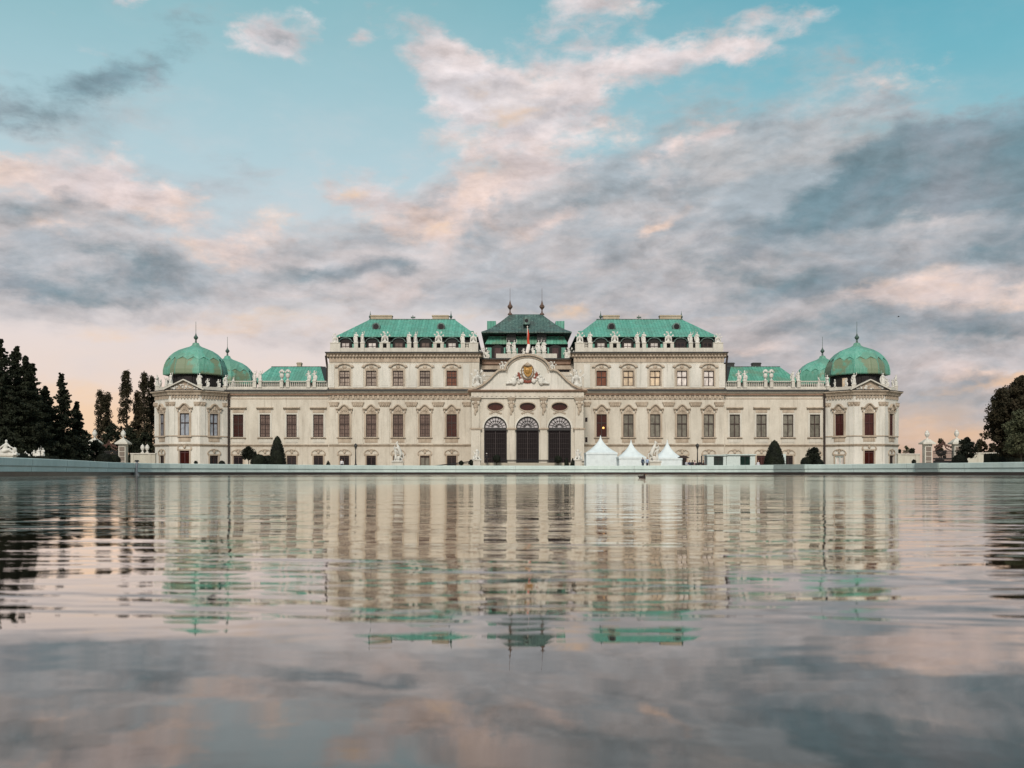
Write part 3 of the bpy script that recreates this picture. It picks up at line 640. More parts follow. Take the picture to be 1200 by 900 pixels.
# ---- walls with their openings, both halves
def mirrored(sgn, a, b): return (a, b) if sgn > 0 else (-b, -a)
for sg in (-1, 1):
    # centre block, ground to main cornice
    for (zz0, zz1, m) in ((0, BELT, GROUNDW), (BELT, z_(463), WALL)):
        mb = MB(); hs = []
        for c in COLS[:5]:
            x = sg * c
            if m is GROUNDW: hs.append((x - .9, x + .9, GB, GT))
            else: hs.append((x - WW/2, x + WW/2, WB, WT))
        a, b = mirrored(sg, 9.6, 37.9)
        wall_holes(mb, a, b, zz0, zz1, hs)
        mb.add([(sg*37.9, 0, zz0), (sg*37.9, 28, zz0), (sg*37.9, 28, zz1), (sg*37.9, 0, zz1)], [(0,1,2,3)])
        raw_part('wall', mb, m, pal, (0, YC, 0))
        mb = MB(); hs = []
        for c in COLS[5:]:
            x = sg * c
            if m is GROUNDW: hs.append((x - .9, x + .9, GB, GT))
            else: hs.append((x - WW/2, x + WW/2, WB, WT))
        a, b = mirrored(sg, 37.9, 58.4)
        wall_holes(mb, a, b, zz0, zz1, hs)
        raw_part('wall', mb, m, pal, (0, YW, 0))
    # upper storey of the centre blocks
    mb = MB(); hs = [(sg*c - WW/2, sg*c + WW/2, UB, UT) for c in COLS[:5]]
    a, b = mirrored(sg, 9.1, 37.9); wall_holes(mb, a, b, CORN - .6, z_(418), hs)
    for xx in (9.1, 37.9): mb.add([(sg*xx, 0, CORN-.6), (sg*xx, 27, CORN-.6), (sg*xx, 27, z_(418)), (sg*xx, 0, z_(418))], [(0,1,2,3)])
    raw_part('wall', mb, WALL, pal, (0, YC + .1, 0))
    # mouldings
    a, b = mirrored(sg, 10.6, 37.9); a2, b2 = mirrored(sg, 38.3, 58.0)
    for (p, q, yy) in ((a, b, YC), (a2, b2, YW)):
        mb = MB().prism_x([(yy+.02, BELT-.35), (yy-.1, BELT-.3), (yy-.12, BELT-.12), (yy-.3, BELT-.05), (yy-.3, BELT+.08), (yy+.02, BELT+.14)], p, q)
        part('string_course', mb, TRIM, pal)
        e = .35 if yy == YC else 0
        p2, q2 = (p - (e if p < 0 and sg < 0 else 0), q + (e if sg > 0 else 0))
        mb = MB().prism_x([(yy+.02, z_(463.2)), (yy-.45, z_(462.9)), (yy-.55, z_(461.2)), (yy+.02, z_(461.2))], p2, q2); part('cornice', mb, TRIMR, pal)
        mb = MB().prism_x([(yy+.02, z_(461.2)+.003), (yy-.62, z_(461.2)+.003), (yy-.95, z_(459.2)), (yy+.02, z_(459.2))], p2, q2); part('cornice', mb, PARAPET, pal)
        mb = MB().prism_x([(yy+.02, z_(459.2)+.003), (yy-1.08, z_(459.2)+.003), (yy-1.08, z_(457.1)), (yy+.0, z_(456.2)), (yy+.4, z_(456.2))], p2, q2); part('cornice_flashing', mb, LEADCAP, pal)
    # consoles of the frieze (centre) / plain fascia line (wings)
    mb = MB(); xx = 11.2
    while xx < 37.6:
        mb.box(sg*xx - .2, sg*xx + .2, YC - .30, YC + .02, z_(467.4), z_(463.4)); mb.ball((sg*(xx+.48), YC - .06, z_(465.5)), (.2, .1, .26), 8); xx += .96
    mb.box(a, b, YC - .08, YC + .02, z_(468.4), z_(467.5)); part('frieze', mb, TRIM, pal)
    mb = MB().box(a2, b2, YW - .08, YW + .02, z_(467.5), z_(466.8)); part('frieze', mb, TRIM, pal)
    # pilasters and capitals of the main floor
    pil = [COLS[k] + 2.575 for k in range(4)] + [37.0, 11.4]
    for p in pil:
        hw = .95 if p not in (37.0, 11.4) else .75
        mb = MB().box(sg*p - hw, sg*p + hw, YC - .13, YC + .02, BELT + .5, z_(477.2)); mb.box(sg*p - hw - .12, sg*p + hw + .12, YC - .2, YC + .02, BELT + .15, BELT + .5)
        o = part('pilaster', mb, WALL, pal)
        c_ = MB().frustum((sg*p-hw*.9, sg*p+hw*.9, YC-.16, YC+.02), z_(477.2), (sg*p-hw-.2, sg*p+hw+.2, YC-.34, YC+.02), z_(472.4)); c_.box(sg*p-hw-.26, sg*p+hw+.26, YC-.38, YC+.02, z_(472.4), z_(471.3))
        for i in range(-2, 3): c_.ball((sg*p + i*hw*.42, YC - .26, z_(474.8)), (.16, .12, .3), 8)
        part('capital', c_, TRIM, o)
    # thin pilaster strips of the upper storey
    for k in range(-1, 5):
        p = 14.4 + 5.15*k + 2.575 if k >= 0 else 11.6
        hw = 1.0 if 0 <= k < 4 else .6
        mb = MB().box(sg*p - hw, sg*p + hw, YC - .02, YC + .12, CORN + .35, z_(427)); mb.box(sg*p - hw*.7, sg*p + hw*.7, YC - .05, YC - .02, CORN + .7, z_(430)); part('pilaster', mb, WHITEW, pal)
    mb = MB().box(*mirrored(sg, 9.05, 37.95), YC - .03, YC + .12, z_(424.6), z_(419)); mb.box(*mirrored(sg, 9.0, 38.0), YC - .1, YC + .12, CORN + .02, CORN + .3); part('frieze', mb, TRIM, pal)
    # upper cornice
    a, b = mirrored(sg, 8.7, 38.3)
    mb = MB().prism_x([(YC+.12, z_(419)), (YC-.25, z_(418.6)), (YC-.35, z_(416.5)), (YC-.75, z_(415.2)), (YC-.75, z_(414.4)), (YC+.12, z_(414.4))], a, b)
    xx = a + .2
    while xx < b - .1: mb.box(xx - .15, xx + .15, YC - .58, YC - .3, z_(418.4), z_(416.4)); xx += .62
    part('cornice', mb, TRIM, pal)
    for ex in (a, b):   # returns of the cornice along the side walls
        mb = MB().box(ex - .35, ex + .35, YC + .12, 27, z_(418.4), z_(414.4)); part('cornice', mb, TRIM, pal)
    mb = MB().box(a - .3, b + .3, YC - .95, 27.2, z_(414.4) + .003, z_(413.2)); part('cornice_flashing', mb, LEADCAP, pal)
# ---- window fills
def pmain(sg, k):
    if sg < 0: return {0: P_RED}.get(k, P_PINK)
    return {0: P_RED}.get(k, P_GREY)
for sg in (-1, 1):
    for k, c in enumerate(COLS):
        x = sg * c; left = sg < 0
        pm = pmain(sg, k)
        if left and k == 8: pm = P_RED
        lab = 'open dark red window showing a lit lamp inside' if (k == 0 and not left) else None
        add_window(pal, 'ogee' if k < 5 else 'flat', WW, WT - WB, x, YC if k < 5 else YW, WB, 0, pm, grid=left, tr=.58 if k else .62, lab=lab)
        gm = P_DARK; fm = WOOD; lb = None
        if (left and k == 7) or (not left and k == 6) or (not left and k == 5 and False): gm = P_RED; fm = REDWOOD; lb = 'dark red door leaf in the ground floor'
        if left and k in (1,): gm = P_GREY
        add_window(pal, 'brow', 1.8, GT - GB, x, YC if k < 5 else YW, GB, 0, gm, grid=False, framem=fm, tr=.9, lab=lb)
        if k < 5:
            pm = [P_ORANGE, P_PINK, P_PINK, P_PINK, P_PINK][k] if left else [P_ORANGE, P_CREAM, P_CREAM, P_WHITE, P_WHITE][k]
            if left and k: pm = mat('light_curtained_glass', pane((.40, .33, .28)))
            add_window(pal, 'round', WW, UT - UB, x, YC + .1, UB, 0, pm, grid=left, tr=.58)
GLOW = mat('glowing_bulb', plain((1, .6, .2)))
GLOW.node_tree.nodes['Principled BSDF'].inputs['Emission Color'].default_value = (1, .5, .12, 1); GLOW.node_tree.nodes['Principled BSDF'].inputs['Emission Strength'].default_value = 1.2
w0 = [o for o in pal.children if o.name.startswith('window') and o.get('label', '').startswith('open')][0]
part('lamp', MB().ball((.35, .1, 1.75), (.22, .1, .2), 10), GLOW, w0)

# ---- balustrades
def balustrade(x0, x1, y, z0, h, parent, rz=0, loc=None, m=PARAPET):
    mb = MB(); mb.box(x0, x1, -.2, .2, 0, .3 * h * .5); mb.box(x0, x1, -.2, .2, h - .16, h)
    n_ = max(2, int((x1 - x0) / .36))
    for i in range(n_):
        x = x0 + (i + .5) * (x1 - x0) / n_; mb.lathe([(.07, .15*h), (.07, .22*h), (.12, .42*h), (.05, .72*h), (.09, h - .16)], 6, (x, 0))
    return part('balustrade', mb, m, parent, loc=loc or (0, y, z0), rz=rz)
def pedestal(x, y, z0, h, w=.8, parent=pal, d=.8):
    mb = MB().box(x - w/2, x + w/2, y - d/2, y + d/2, z0, z0 + h - .12); mb.box(x - w/2 - .07, x + w/2 + .07, y - d/2 - .07, y + d/2 + .07, z0 + h - .12, z0 + h); mb.box(x - w/2 - .05, x + w/2 + .05, y - d/2 - .05, y + d/2 + .05, z0, z0 + .16)
    return part('pedestal', mb, PARAPET, parent)
def statue(kind, x, y, z, s=1., rz=0): return link('statue', ST[kind], pal, (x, y, z), rz, s)
for sg in (-1, 1):
    yb = YW - .2; zb = z_(456.2) + .02; hb = z_(446.4, 200) - zb
    pairs = [(40.85, 42.0), (46.0, 47.15), (51.3, 52.35)]
    mb = MB().box(*mirrored(sg, 38.3, 57.6), yb - .3, yb + .3, zb - .1, zb + .28); part('parapet', mb, PARAPET, pal)
    edges = [38.3] + [q for pr in pairs for q in (pr[0] - .35, pr[1] + .35)] + [57.4]
    for i in range(0, len(edges), 2):
        a, b = mirrored(sg, edges[i], edges[i+1]); balustrade(a, b, yb, zb + .28, hb - .28, pal)
    for i, pr in enumerate(pairs):
        for p in pr:
            pedestal(sg*p, yb, zb + .28, hb - .22, .62); statue(['putto', 'vase', 'robed_a'][i], sg*p, yb, zb + hb + .1, (1.2, 1.25, 1.0)[i], rnd.uniform(-.4, .4))
    # parapet of the upper storey with its dormer gaps
    yb = YC - .15; zb = UCORN; h1 = z_(408.2) - zb; h2 = z_(402.2) - zb
    mb = MB().box(*mirrored(sg, 9.3, 37.7), yb - .25, yb + .25, zb, zb + h1); part('parapet', mb, PARAPET, pal)
    peds = {'pair_a': (32.1, 1.35), 'tro_a': (27.2, 2.0), 'pair_b': (21.9, 1.35), 'tro_b': (16.9, 2.0), 'single': (12.2, .9), 'cor_out': (36.7, 1.9), 'cor_in': (10.2, 1.8)}
    for nm, (c, w) in peds.items():
        if nm.startswith('pair'):
            for d in (-.62, .62): pedestal(sg*(c + d), yb, zb, h2, .75); statue('robed_a' if d < 0 else 'robed_b', sg*(c + d), yb, zb + h2 + .05, 1.08, rnd.uniform(-.5, .5))
        elif nm.startswith('tro'):
            for d in (-.68, .68): pedestal(sg*(c + d), yb, zb, h2, .62)
            mb = MB().box(sg*c - 1.0, sg*c + 1.0, yb - .4, yb + .4, zb + h2 - .1, zb + h2 + .08); part('pedestal', mb, PARAPET, pal)
            statue('trophy', sg*c, yb, zb + h2 + .12, 1.02)
        elif nm == 'single': pedestal(sg*c, yb, zb, h2, .8); statue('robed_b', sg*c, yb, zb + h2 + .05, 1.1)
        else:
            pedestal(sg*c, yb, zb, h2, w); statue('trophy', sg*c, yb, zb + h2 + .05, .86 if nm == 'cor_out' else .98)
    balustrade(*mirrored(sg, 11.2, 11.7), yb, zb + h1, h2 - h1, pal)
    # attic behind with dormers, roof above
    EZ, RZ_ = z_(394.6, 201.6), z_(374.5, 210)
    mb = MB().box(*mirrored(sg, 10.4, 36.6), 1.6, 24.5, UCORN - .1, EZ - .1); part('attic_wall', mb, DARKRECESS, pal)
    for k in range(5):
        x = sg * COLS[k]; zz = UCORN + .2; hh = EZ - zz - .35
        n_ = 8; top = [(x + math.cos(math.pi*i/n_) * 1.15, zz + hh - .75 + math.sin(math.pi*i/n_) * .7) for i in range(n_ + 1)]
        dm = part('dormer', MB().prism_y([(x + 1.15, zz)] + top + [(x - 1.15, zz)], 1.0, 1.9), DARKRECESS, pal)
        part('trim', MB().ribbon_y([(x + 2.0, zz + hh - 1.0), (x + 1.4, zz + hh - .8)] + [(px_, pz_ + .02) for px_, pz_ in top] + [(x - 1.4, zz + hh - .8), (x - 2.0, zz + hh - 1.0)], -.16, .75, 1.6), COPPERD, dm)
        for q in (-1.62, 1.62): part('cheek', MB().box(x + q - .37, x + q + .37, 1.05, 1.59, zz, zz + hh - 1.1), COPPER, dm)
        light = (sg < 0 and k in (0, 3, 4)) or (sg > 0 and k in (0, 1, 2))
        part('pane', MB().box(x - .72, x + .72, .93, .99, zz + .45, zz + 1.75), (P_WHITE if light else P_PINK) if not (sg > 0 and k > 2) else P_DARK, dm)
        fr = MB()
        for u in (-.72, 0, .72): fr.box(x + u - .05, x + u + .05, .88, .93, zz + .4, zz + 1.8)
        for u in (.4, 1.05, 1.72): fr.box(x - .72, x + .72, .885, .925, zz + u, zz + u + .09)
        part('frame', fr, WOOD, dm)
    a, b = mirrored(sg, 9.4, 36.9); ra, rb = mirrored(sg, 14.4, 31.6)
    rf = part('roof', MB().frustum((a, b, .8, 25.5), EZ, (ra, rb, 10, 15), RZ_).box(a, b, .8, 25.5, EZ - .14, EZ - .002), COPPER, pal)
    part('ridge_cap', MB().box(ra - .1, rb + .1, 9.85, 15.1, RZ_ - .08, RZ_ + .12), COPPERD, rf)
    bx = sg * 11.2
    part('side_gable', MB().prism_y([(bx - .9, EZ + .9), (bx + .9, EZ + .9), (bx + .7, EZ + 2.0), (bx - .7, EZ + 2.0)], 8, 16), COPPER, rf)
    for (c, w) in ((29.3, 4.3), (17.3, 3.3)):
        part('chimney', MB().box(sg*c - w/2, sg*c + w/2, 10.4, 11.8, RZ_ + .1, RZ_ + .98).box(sg*c - w/2 - .12, sg*c + w/2 + .12, 10.3, 11.9, RZ_ + .74, RZ_ + .9), BRICKM, rf)
    for c in (31.6, 15.2):
        fi = MB().lathe([(.14, 0), (.1, .3), (.26, .6), (.3, .8), (.14, 1.0), (.05, 1.5), (.02, 1.9)], 10, (sg*c, 11), 0, Matrix.Translation((0, 0, RZ_))); part('finial', fi, BRONZE, rf)
    part('weathervane', MB().tube([(sg*23, 11.5, RZ_), (sg*23, 11.5, RZ_ + 1.1)], .07, 6).box(sg*23 - .4, sg*23 + .5, 11.4, 11.6, RZ_ + .5, RZ_ + .8), BRONZE, rf)
    for c in (29.6, 16.8):
        zc = z_(384.2, 205.5); yc = .8 + (zc - EZ) / (RZ_ - EZ) * 9.2 - .75
        d = MB().lathe([(.8, -1.6), (.8, .15), (.56, .2)], 16, (0, 0), 0, Matrix.Translation((sg*c, yc, zc + .1)) @ Matrix.Rotation(R(90), 4, 'X')); d.box(sg*c - .95, sg*c + .95, yc - .05, yc + 1.4, zc - .8, zc - .35)
        o = part('roof_window', d, COPPERD, rf); part('pane', MB().lathe([(.54, .21), (.54, .225)], 14, (0, 0), 0, Matrix.Translation((sg*c, yc, zc + .1)) @ Matrix.Rotation(R(90), 4, 'X')), P_DARK, o)
    # wing roofs
    e0, e1 = z_(448.5, 207), z_(430, 213)
    a, b = mirrored(sg, 38.6, 54.6); ra, rb = mirrored(sg, 41.8, 52.0)
    if sg > 0: ra, rb = 41.2, 52.0
    rf = part('roof', MB().frustum((a, b, 6, 23), e0, (ra, rb, 12.8, 16), e1), COPPER if sg < 0 else COPPERW, pal)
    part('ridge_cap', MB().box(ra - .1, rb + .1, 12.7, 16.1, e1 - .05, e1 + .1), COPPERD, rf)
    mb = MB(); mb.box(min(ra, rb) + .2, max(ra, rb) - .2, 7, 22, e0 - 3, e0 - .01); part('attic_wall', mb, WALL, pal)
    if sg < 0: part('chimney', MB().box(sg*46.6 - .45, sg*46.6 + .45, 13.5, 14.6, e1, e1 + 1.0).box(sg*46.6 - .55, sg*46.6 + .55, 13.4, 14.7, e1 + .7, e1 + .85), BRICKM, rf)
    else:
        for c, w in ((41.8, 2.0), (47.4, 1.7)): part('chimney', MB().box(c - w/2, c + w/2, 13, 14.4, e1 - .4, e1 + .9).box(c - w/2 - .1, c + w/2 + .1, 12.9, 14.5, e1 + .65, e1 + .8), LEADCAP, rf)
    hp = MB(); hp.add([(sg*38.5, 5.95, e0 + .05), (sg*39.9, 5.95, e0 + .05), (sg*42.0, 12.7, e1 + .05), (sg*41.0, 12.7, e1 + .05)], [(0, 1, 2, 3)]); hp.add([(sg*38.5, 5.95, e0 - .1), (sg*39.9, 5.95, e0 - .1), (sg*42.0, 12.7, e1 - .1), (sg*41.0, 12.7, e1 - .1)], [(0, 1, 2, 3)])
    part('dark_flashing', MB().add(hp.v, [(0,1,2,3), (7,6,5,4), (0,4,5,1), (1,5,6,2), (2,6,7,3), (3,7,4,0)]), LEADCAP, rf)
    # flat terrace roofs hidden behind the parapets, back walls
    part('terrace_roof', MB().box(*mirrored(sg, 37.9, 58.4), .4, 27.5, CORN - .5, CORN - .1), LEADCAP, pal)
    part('back_wall', MB().box(*mirrored(sg, 9.6, 58.4), 27.6, 28, 0, CORN), WALL, pal)
    # downpipes
    part('downpipe', MB().tube([(sg*57.35, YW - .35, 0), (sg*57.35, YW - .35, z_(466)), (sg*57.7, YW - .7, z_(459.5))], .2, 8).box(sg*57.35 - .3, sg*57.35 + .3, YW - .7, YW - .1, z_(463.5), z_(460)), mat('rusty_downpipe', plain((.022, .013, .010), .7)), pal)
    part('downpipe', MB().tube([(sg*38.35, YC + .3, z_(446)), (sg*38.35, YC + .3, z_(430)), (sg*38.6, YC + .1, z_(417))], [.3, .2, .2], 8), MATS['rusty_downpipe'], pal)
for (y0, y1) in ((489.5, 494.5), (512.5, 519)): part('slit_window', MB().box(x_(685.6, 199.5), x_(688.4, 199.5), YC - .16, YC - .02, z_(y1), z_(y0)), P_DARK, pal)
# ---- corner towers (four)
def tower(cx, cy, front, sg):
    c = (cx, cy); a = 7.0
    z0g, zb, zc = 0, BELT, z_(463.5, 196.5)
    # walls facet by facet with openings on the seen ones
    for (lo, hi, m) in ((0, zb, WHITEW), (zb, zc, WHITEW)):
        mb = MB(); hw = a * math.tan(math.pi/8)
        for k in range(8):
            ang = k * math.pi / 4; M = Matrix.Translation((cx, cy, 0)) @ Matrix.Rotation(ang, 4, 'Z') @ Matrix.Translation((0, -a, 0))
            seen = front and (k == 0 or k == 1 or k == 7)
            hs = [] if not seen else ([(-.9, .9, .15, z_(528, 196) if k == 0 else GT)] if lo == 0 else [(-.885, .885, WB + .1, WT)])
            wall_holes(mb, -hw, hw, lo, hi, hs, M=M)
        raw_part('tower_wall', mb, m, pal)
    if front:
        for k in (0, 1, 7):
            ang = k * math.pi / 4; px_ = cx + math.sin(ang) * a; py_ = cy - math.cos(ang) * a
            gm = P_BLUE if sg < 0 else P_RED
            add_window(pal, 'ogee', 1.77, WT - WB - .1, px_, py_, WB + .1, ang, gm, grid=False, tr=.58, framem=None if sg < 0 else REDWOOD)
            if k == 0: add_window(pal, 'brow', 1.8, z_(528, 196) - .15, px_, py_, .15, ang, P_RED, grid=False, framem=REDWOOD, tr=.9, lab='dark red door in the tower foot')
            else:
                white = sg > 0 and k == 7
                add_window(pal, 'brow', 1.8, GT - .15, px_, py_, .15, ang, P_WHITE if white else P_DARK, grid=False, tr=.9, framem=KIOSKM if white else None)
    mb = MB().octa([(a + .02, zb - .35), (a + .12, zb - .3), (a + .14, zb - .12), (a + .32, zb - .05), (a + .32, zb + .08), (a, zb + .14)], c); part('string_course', mb, TRIM, pal)
    mb = MB().octa([(a + .02, z_(511.5, 197)), (a + .14, z_(511.5, 197) + .02), (a + .14, z_(511.5, 197) + .18), (a, z_(511.5, 197) + .2)], c); part('string_course', mb, TRIM, pal)
    # frieze with pearls, cornice, flashing, parapet
    mb = MB().octa([(a, zc), (a + .35, zc + .08), (a + .5, zc + .5), (a + .85, zc + .72), (a + .85, zc + .9), (a - .3, zc + .92)], c)
    hw = a * math.tan(math.pi/8)
    for k in range(8):
        ang = k * math.pi / 4; M = Matrix.Translation((cx, cy, 0)) @ Matrix.Rotation(ang, 4, 'Z') @ Matrix.Translation((0, -a, 0))
        for i in range(-4, 5): mb.box(i*.6 - .12, i*.6 + .12, -.24, .02, zc - .62, zc - .04, M); mb.ball((i*.6 + .3, -.06, zc - .34), (.12, .09, .2), 6, M)
    part('cornice', mb, TRIM, pal)
    mb = MB().octa([(a + .9, zc + .923), (a + .9, zc + 1.02), (a - .4, zc + 1.2), (a - .4, zc + 1.0)], c); part('cornice_flashing', mb, LEADCAP, pal)
    mb = MB().octa([(a - .1, zc + 1.05), (a - .1, zc + 1.75), (a - .5, zc + 1.78), (a - .5, zc + 1.0)], c); part('parapet', mb, PARAPET, pal)
    for k in range(8):
        ang = k * math.pi / 4
        M = Matrix.Translation((cx, cy, 0)) @ Matrix.Rotation(ang + math.pi/8, 4, 'Z') @ Matrix.Translation((0, -a / math.cos(math.pi/8), 0))
        if not front and k > 3: continue
        # corner pilaster strips beside each vertex
        for s_ in (-1, 1):
            M2 = Matrix.Translation((cx, cy, 0)) @ Matrix.Rotation(ang, 4, 'Z') @ Matrix.Translation((0, -a, 0)); u = s_ * (hw - .55)
            pl = part('pilaster', MB().box(u - .5, u + .5, -.12, .02, zb + 1.7, z_(477.5), M2), WHITEW, pal)
            part('capital', MB().frustum((u-.48, u+.48, -.15, .02), z_(477.5), (u-.6, u+.6, -.3, .02), z_(472.5), M2).ball((u-.3, -.24, z_(475)), (.2, .12, .25), 6, M2).ball((u+.3, -.24, z_(475)), (.2, .12, .25), 6, M2), TRIM, pl)
        v = M @ Vector((0, .45, 0))
        if front or k < 3:
            ps = MB().lathe([(.55, zc + 1.0), (.55, zc + 1.95), (.62, zc + 1.97), (.62, zc + 2.1)], 4, (v.x, v.y), ang + math.pi/8 + math.pi/4); part('pedestal', ps, PARAPET, pal)
            statue('robed_a' if k % 2 else 'robed_b', v.x, v.y, zc + 2.15, 1.12, ang + math.pi/8)
            q = M @ Vector((1.5, 1.0, 0)) if k % 2 == 0 else M @ Vector((-1.5, 1.0, 0))
            statue('putto', q.x, q.y, zc + 1.8, .95, ang)
    if front:       # triangular pediment over the front facet
        M = Matrix.Translation((cx, cy - a, 0)); w = 3.5; zt = zc + .95
        pd = part('pediment', MB().prism_y([(-w, zt), (w, zt), (0, zt + 1.75)], -.35, .3, M), TRIM, pal)
        part('raking_cornice', MB().ribbon_y([(-w - .25, zt), (0, zt + 1.85), (w + .25, zt)], .22, -.95, .3, M), PARAPET, pd)
        rl = MB()
        for i in range(22):
            u = rnd.uniform(-.75, .75); rl.ball((u * w, -.38, zt + .2 + rnd.random() * 1.2 * (1 - abs(u))), (rnd.uniform(.12, .3), .16, rnd.uniform(.1, .24)), 6, M)
        part('relief', rl, SCULPT, pd)
    # drum and dome
    ze = z_(437.5, 197.8)
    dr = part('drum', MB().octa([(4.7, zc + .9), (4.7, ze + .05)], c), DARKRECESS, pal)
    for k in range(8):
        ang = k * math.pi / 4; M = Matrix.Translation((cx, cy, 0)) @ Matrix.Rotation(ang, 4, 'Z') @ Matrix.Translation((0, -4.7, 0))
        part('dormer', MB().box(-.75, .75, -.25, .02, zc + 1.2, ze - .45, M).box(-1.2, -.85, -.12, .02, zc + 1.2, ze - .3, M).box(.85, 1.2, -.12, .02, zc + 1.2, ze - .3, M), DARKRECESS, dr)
        if k in (0, 1, 7): part('pane', MB().box(-.5, .5, -.29, -.26, zc + 1.4, ze - .75, M), (P_CREAM if sg > 0 and k == 7 else P_DARK), dr)
    prof = [(5.15, ze - .12), (5.55, ze - .05), (5.62, ze + .12), (5.6, ze + .9), (5.42, ze + 1.8), (5.08, ze + 2.7), (4.52, ze + 3.55), (3.78, ze + 4.3), (2.85, ze + 4.9), (1.85, ze + 5.3), (1.05, ze + 5.58), (.62, ze + 5.9), (.44, ze + 6.4)]
    dm = part('dome', MB().octa(prof, c), DOMEM, pal)
    cap = [(5.14, ze + 2.75), (4.60, ze + 3.57), (3.86, ze + 4.34), (2.92, ze + 4.96), (1.92, ze + 5.37), (1.11, ze + 5.66), (.67, ze + 5.96), (.49, ze + 6.4)]
    vs = []; fs = []; n_ = 32
    for j, (r, z) in enumerate(cap):
        for k in range(n_):
            f8 = (k % 4) / 4; A0 = math.pi/8 + (k // 4) * math.pi/4; A1 = A0 + math.pi/4; rr = r / math.cos(math.pi/8)
            dz = 0
            if j == 0: dz = .5 if k % 2 else -.1
            p0 = Vector((rr*math.cos(A0), rr*math.sin(A0))); p1 = Vector((rr*math.cos(A1), rr*math.sin(A1))); p = p0.lerp(p1, f8)
            if j == 0 and k % 2: p *= .955
            vs.append((cx + p.x, cy + p.y, z + dz))
    for j in range(len(cap) - 1):
        for k in range(n_): fs.append((j*n_ + k, j*n_ + (k+1) % n_, (j+1)*n_ + (k+1) % n_, (j+1)*n_ + k))
    part('dome_cap', MB().add(vs, fs), DOMECAP, dm)
    rb_ = MB()
    for k in range(8):
        A = math.pi/8 + k * math.pi/4; rb_.tube([(cx + r / math.cos(math.pi/8) * math.cos(A), cy + r / math.cos(math.pi/8) * math.sin(A), z) for r, z in prof[1:]], .09, 5)
    part('rib', rb_, DOMECAP, dm)
    zt = ze + 6.2
    part('finial', MB().lathe([(.34, zt), (.2, zt + .4), (.16, zt + .85), (.42, zt + 1.15), (.45, zt + 1.35), (.16, zt + 1.75), (.05, zt + 2.2), (.035, zt + 4.4)], 12, c), BRONZE, dm)
for sg in (-1, 1):
    tower(sg * 64.6, 3.0, True, sg); tower(sg * 64.6, 25.5, False, sg)
# side galleries joining front and back towers
for sg in (-1, 1): part('wall', MB().box(sg*64.6 - 4, sg*64.6 + 4, 8, 21, 0, CORN - .2), WHITEW, pal)

# ---- porch
DP = 188.; YP = -12.
HWP = 10.15
zA = z_(501.5, DP); RA = 13.4 * DP / F; FL = z_(544.5, DP)
zcP = z_(458.5, DP)
arcx = [-5.8, 0, 5.8]
mb = MB(); hs = [(c - RA, c + RA, FL, zA + RA) for c in arcx]
ovz = z_(476.5, DP); OW, OH = 1.42, .72
hs += [(c - OW, c + OW, ovz - OH, ovz + OH) for c in arcx]
wall_holes(mb, -HWP, HWP, 0, zcP, hs, .7)
def spandrel(mb, cx, cz, rx, rz_, t0, t1, corner, n=10, depth=.7):
    prev = None
    for i in range(n + 1):
        t = t0 + (t1 - t0) * i / n; p = (cx + rx * math.cos(t), cz + rz_ * math.sin(t))
        if prev: mb.add([(prev[0], -.001, prev[1]), (p[0], -.001, p[1]), (corner[0], -.001, corner[1])], [(0, 1, 2)]); mb.add([(prev[0], -.001, prev[1]), (p[0], -.001, p[1]), (p[0], depth, p[1]), (prev[0], depth, prev[1])], [(0, 1, 2, 3)])
        prev = p
for c in arcx:
    spandrel(mb, c, zA, RA, RA, 0, math.pi/2, (c + RA, zA + RA)); spandrel(mb, c, zA, RA, RA, math.pi/2, math.pi, (c - RA, zA + RA))
    for q in range(4): spandrel(mb, c, ovz, OW, OH, q*math.pi/2, (q+1)*math.pi/2, (c + OW * (1 if q in (0, 3) else -1), ovz + OH * (1 if q < 2 else -1)), 6)
raw_part('porch_wall', mb, WALL, pal, (0, YP, 0))
part('porch_wall', MB().box(-HWP, -HWP + .4, YP + .02, YC, 0, zcP).box(HWP - .4, HWP, YP + .02, YC, 0, zcP), WALL, pal)
part('porch_roof', MB().box(-HWP + .41, HWP - .41, YP + .05, YC, zcP - .3, zcP + .3), LEADCAP, pal)
part('porch_back_wall', MB().box(-HWP + .41, HWP - .41, YP + 1.6, YP + 1.8, 0, zcP - .31), DARKRECESS, pal)
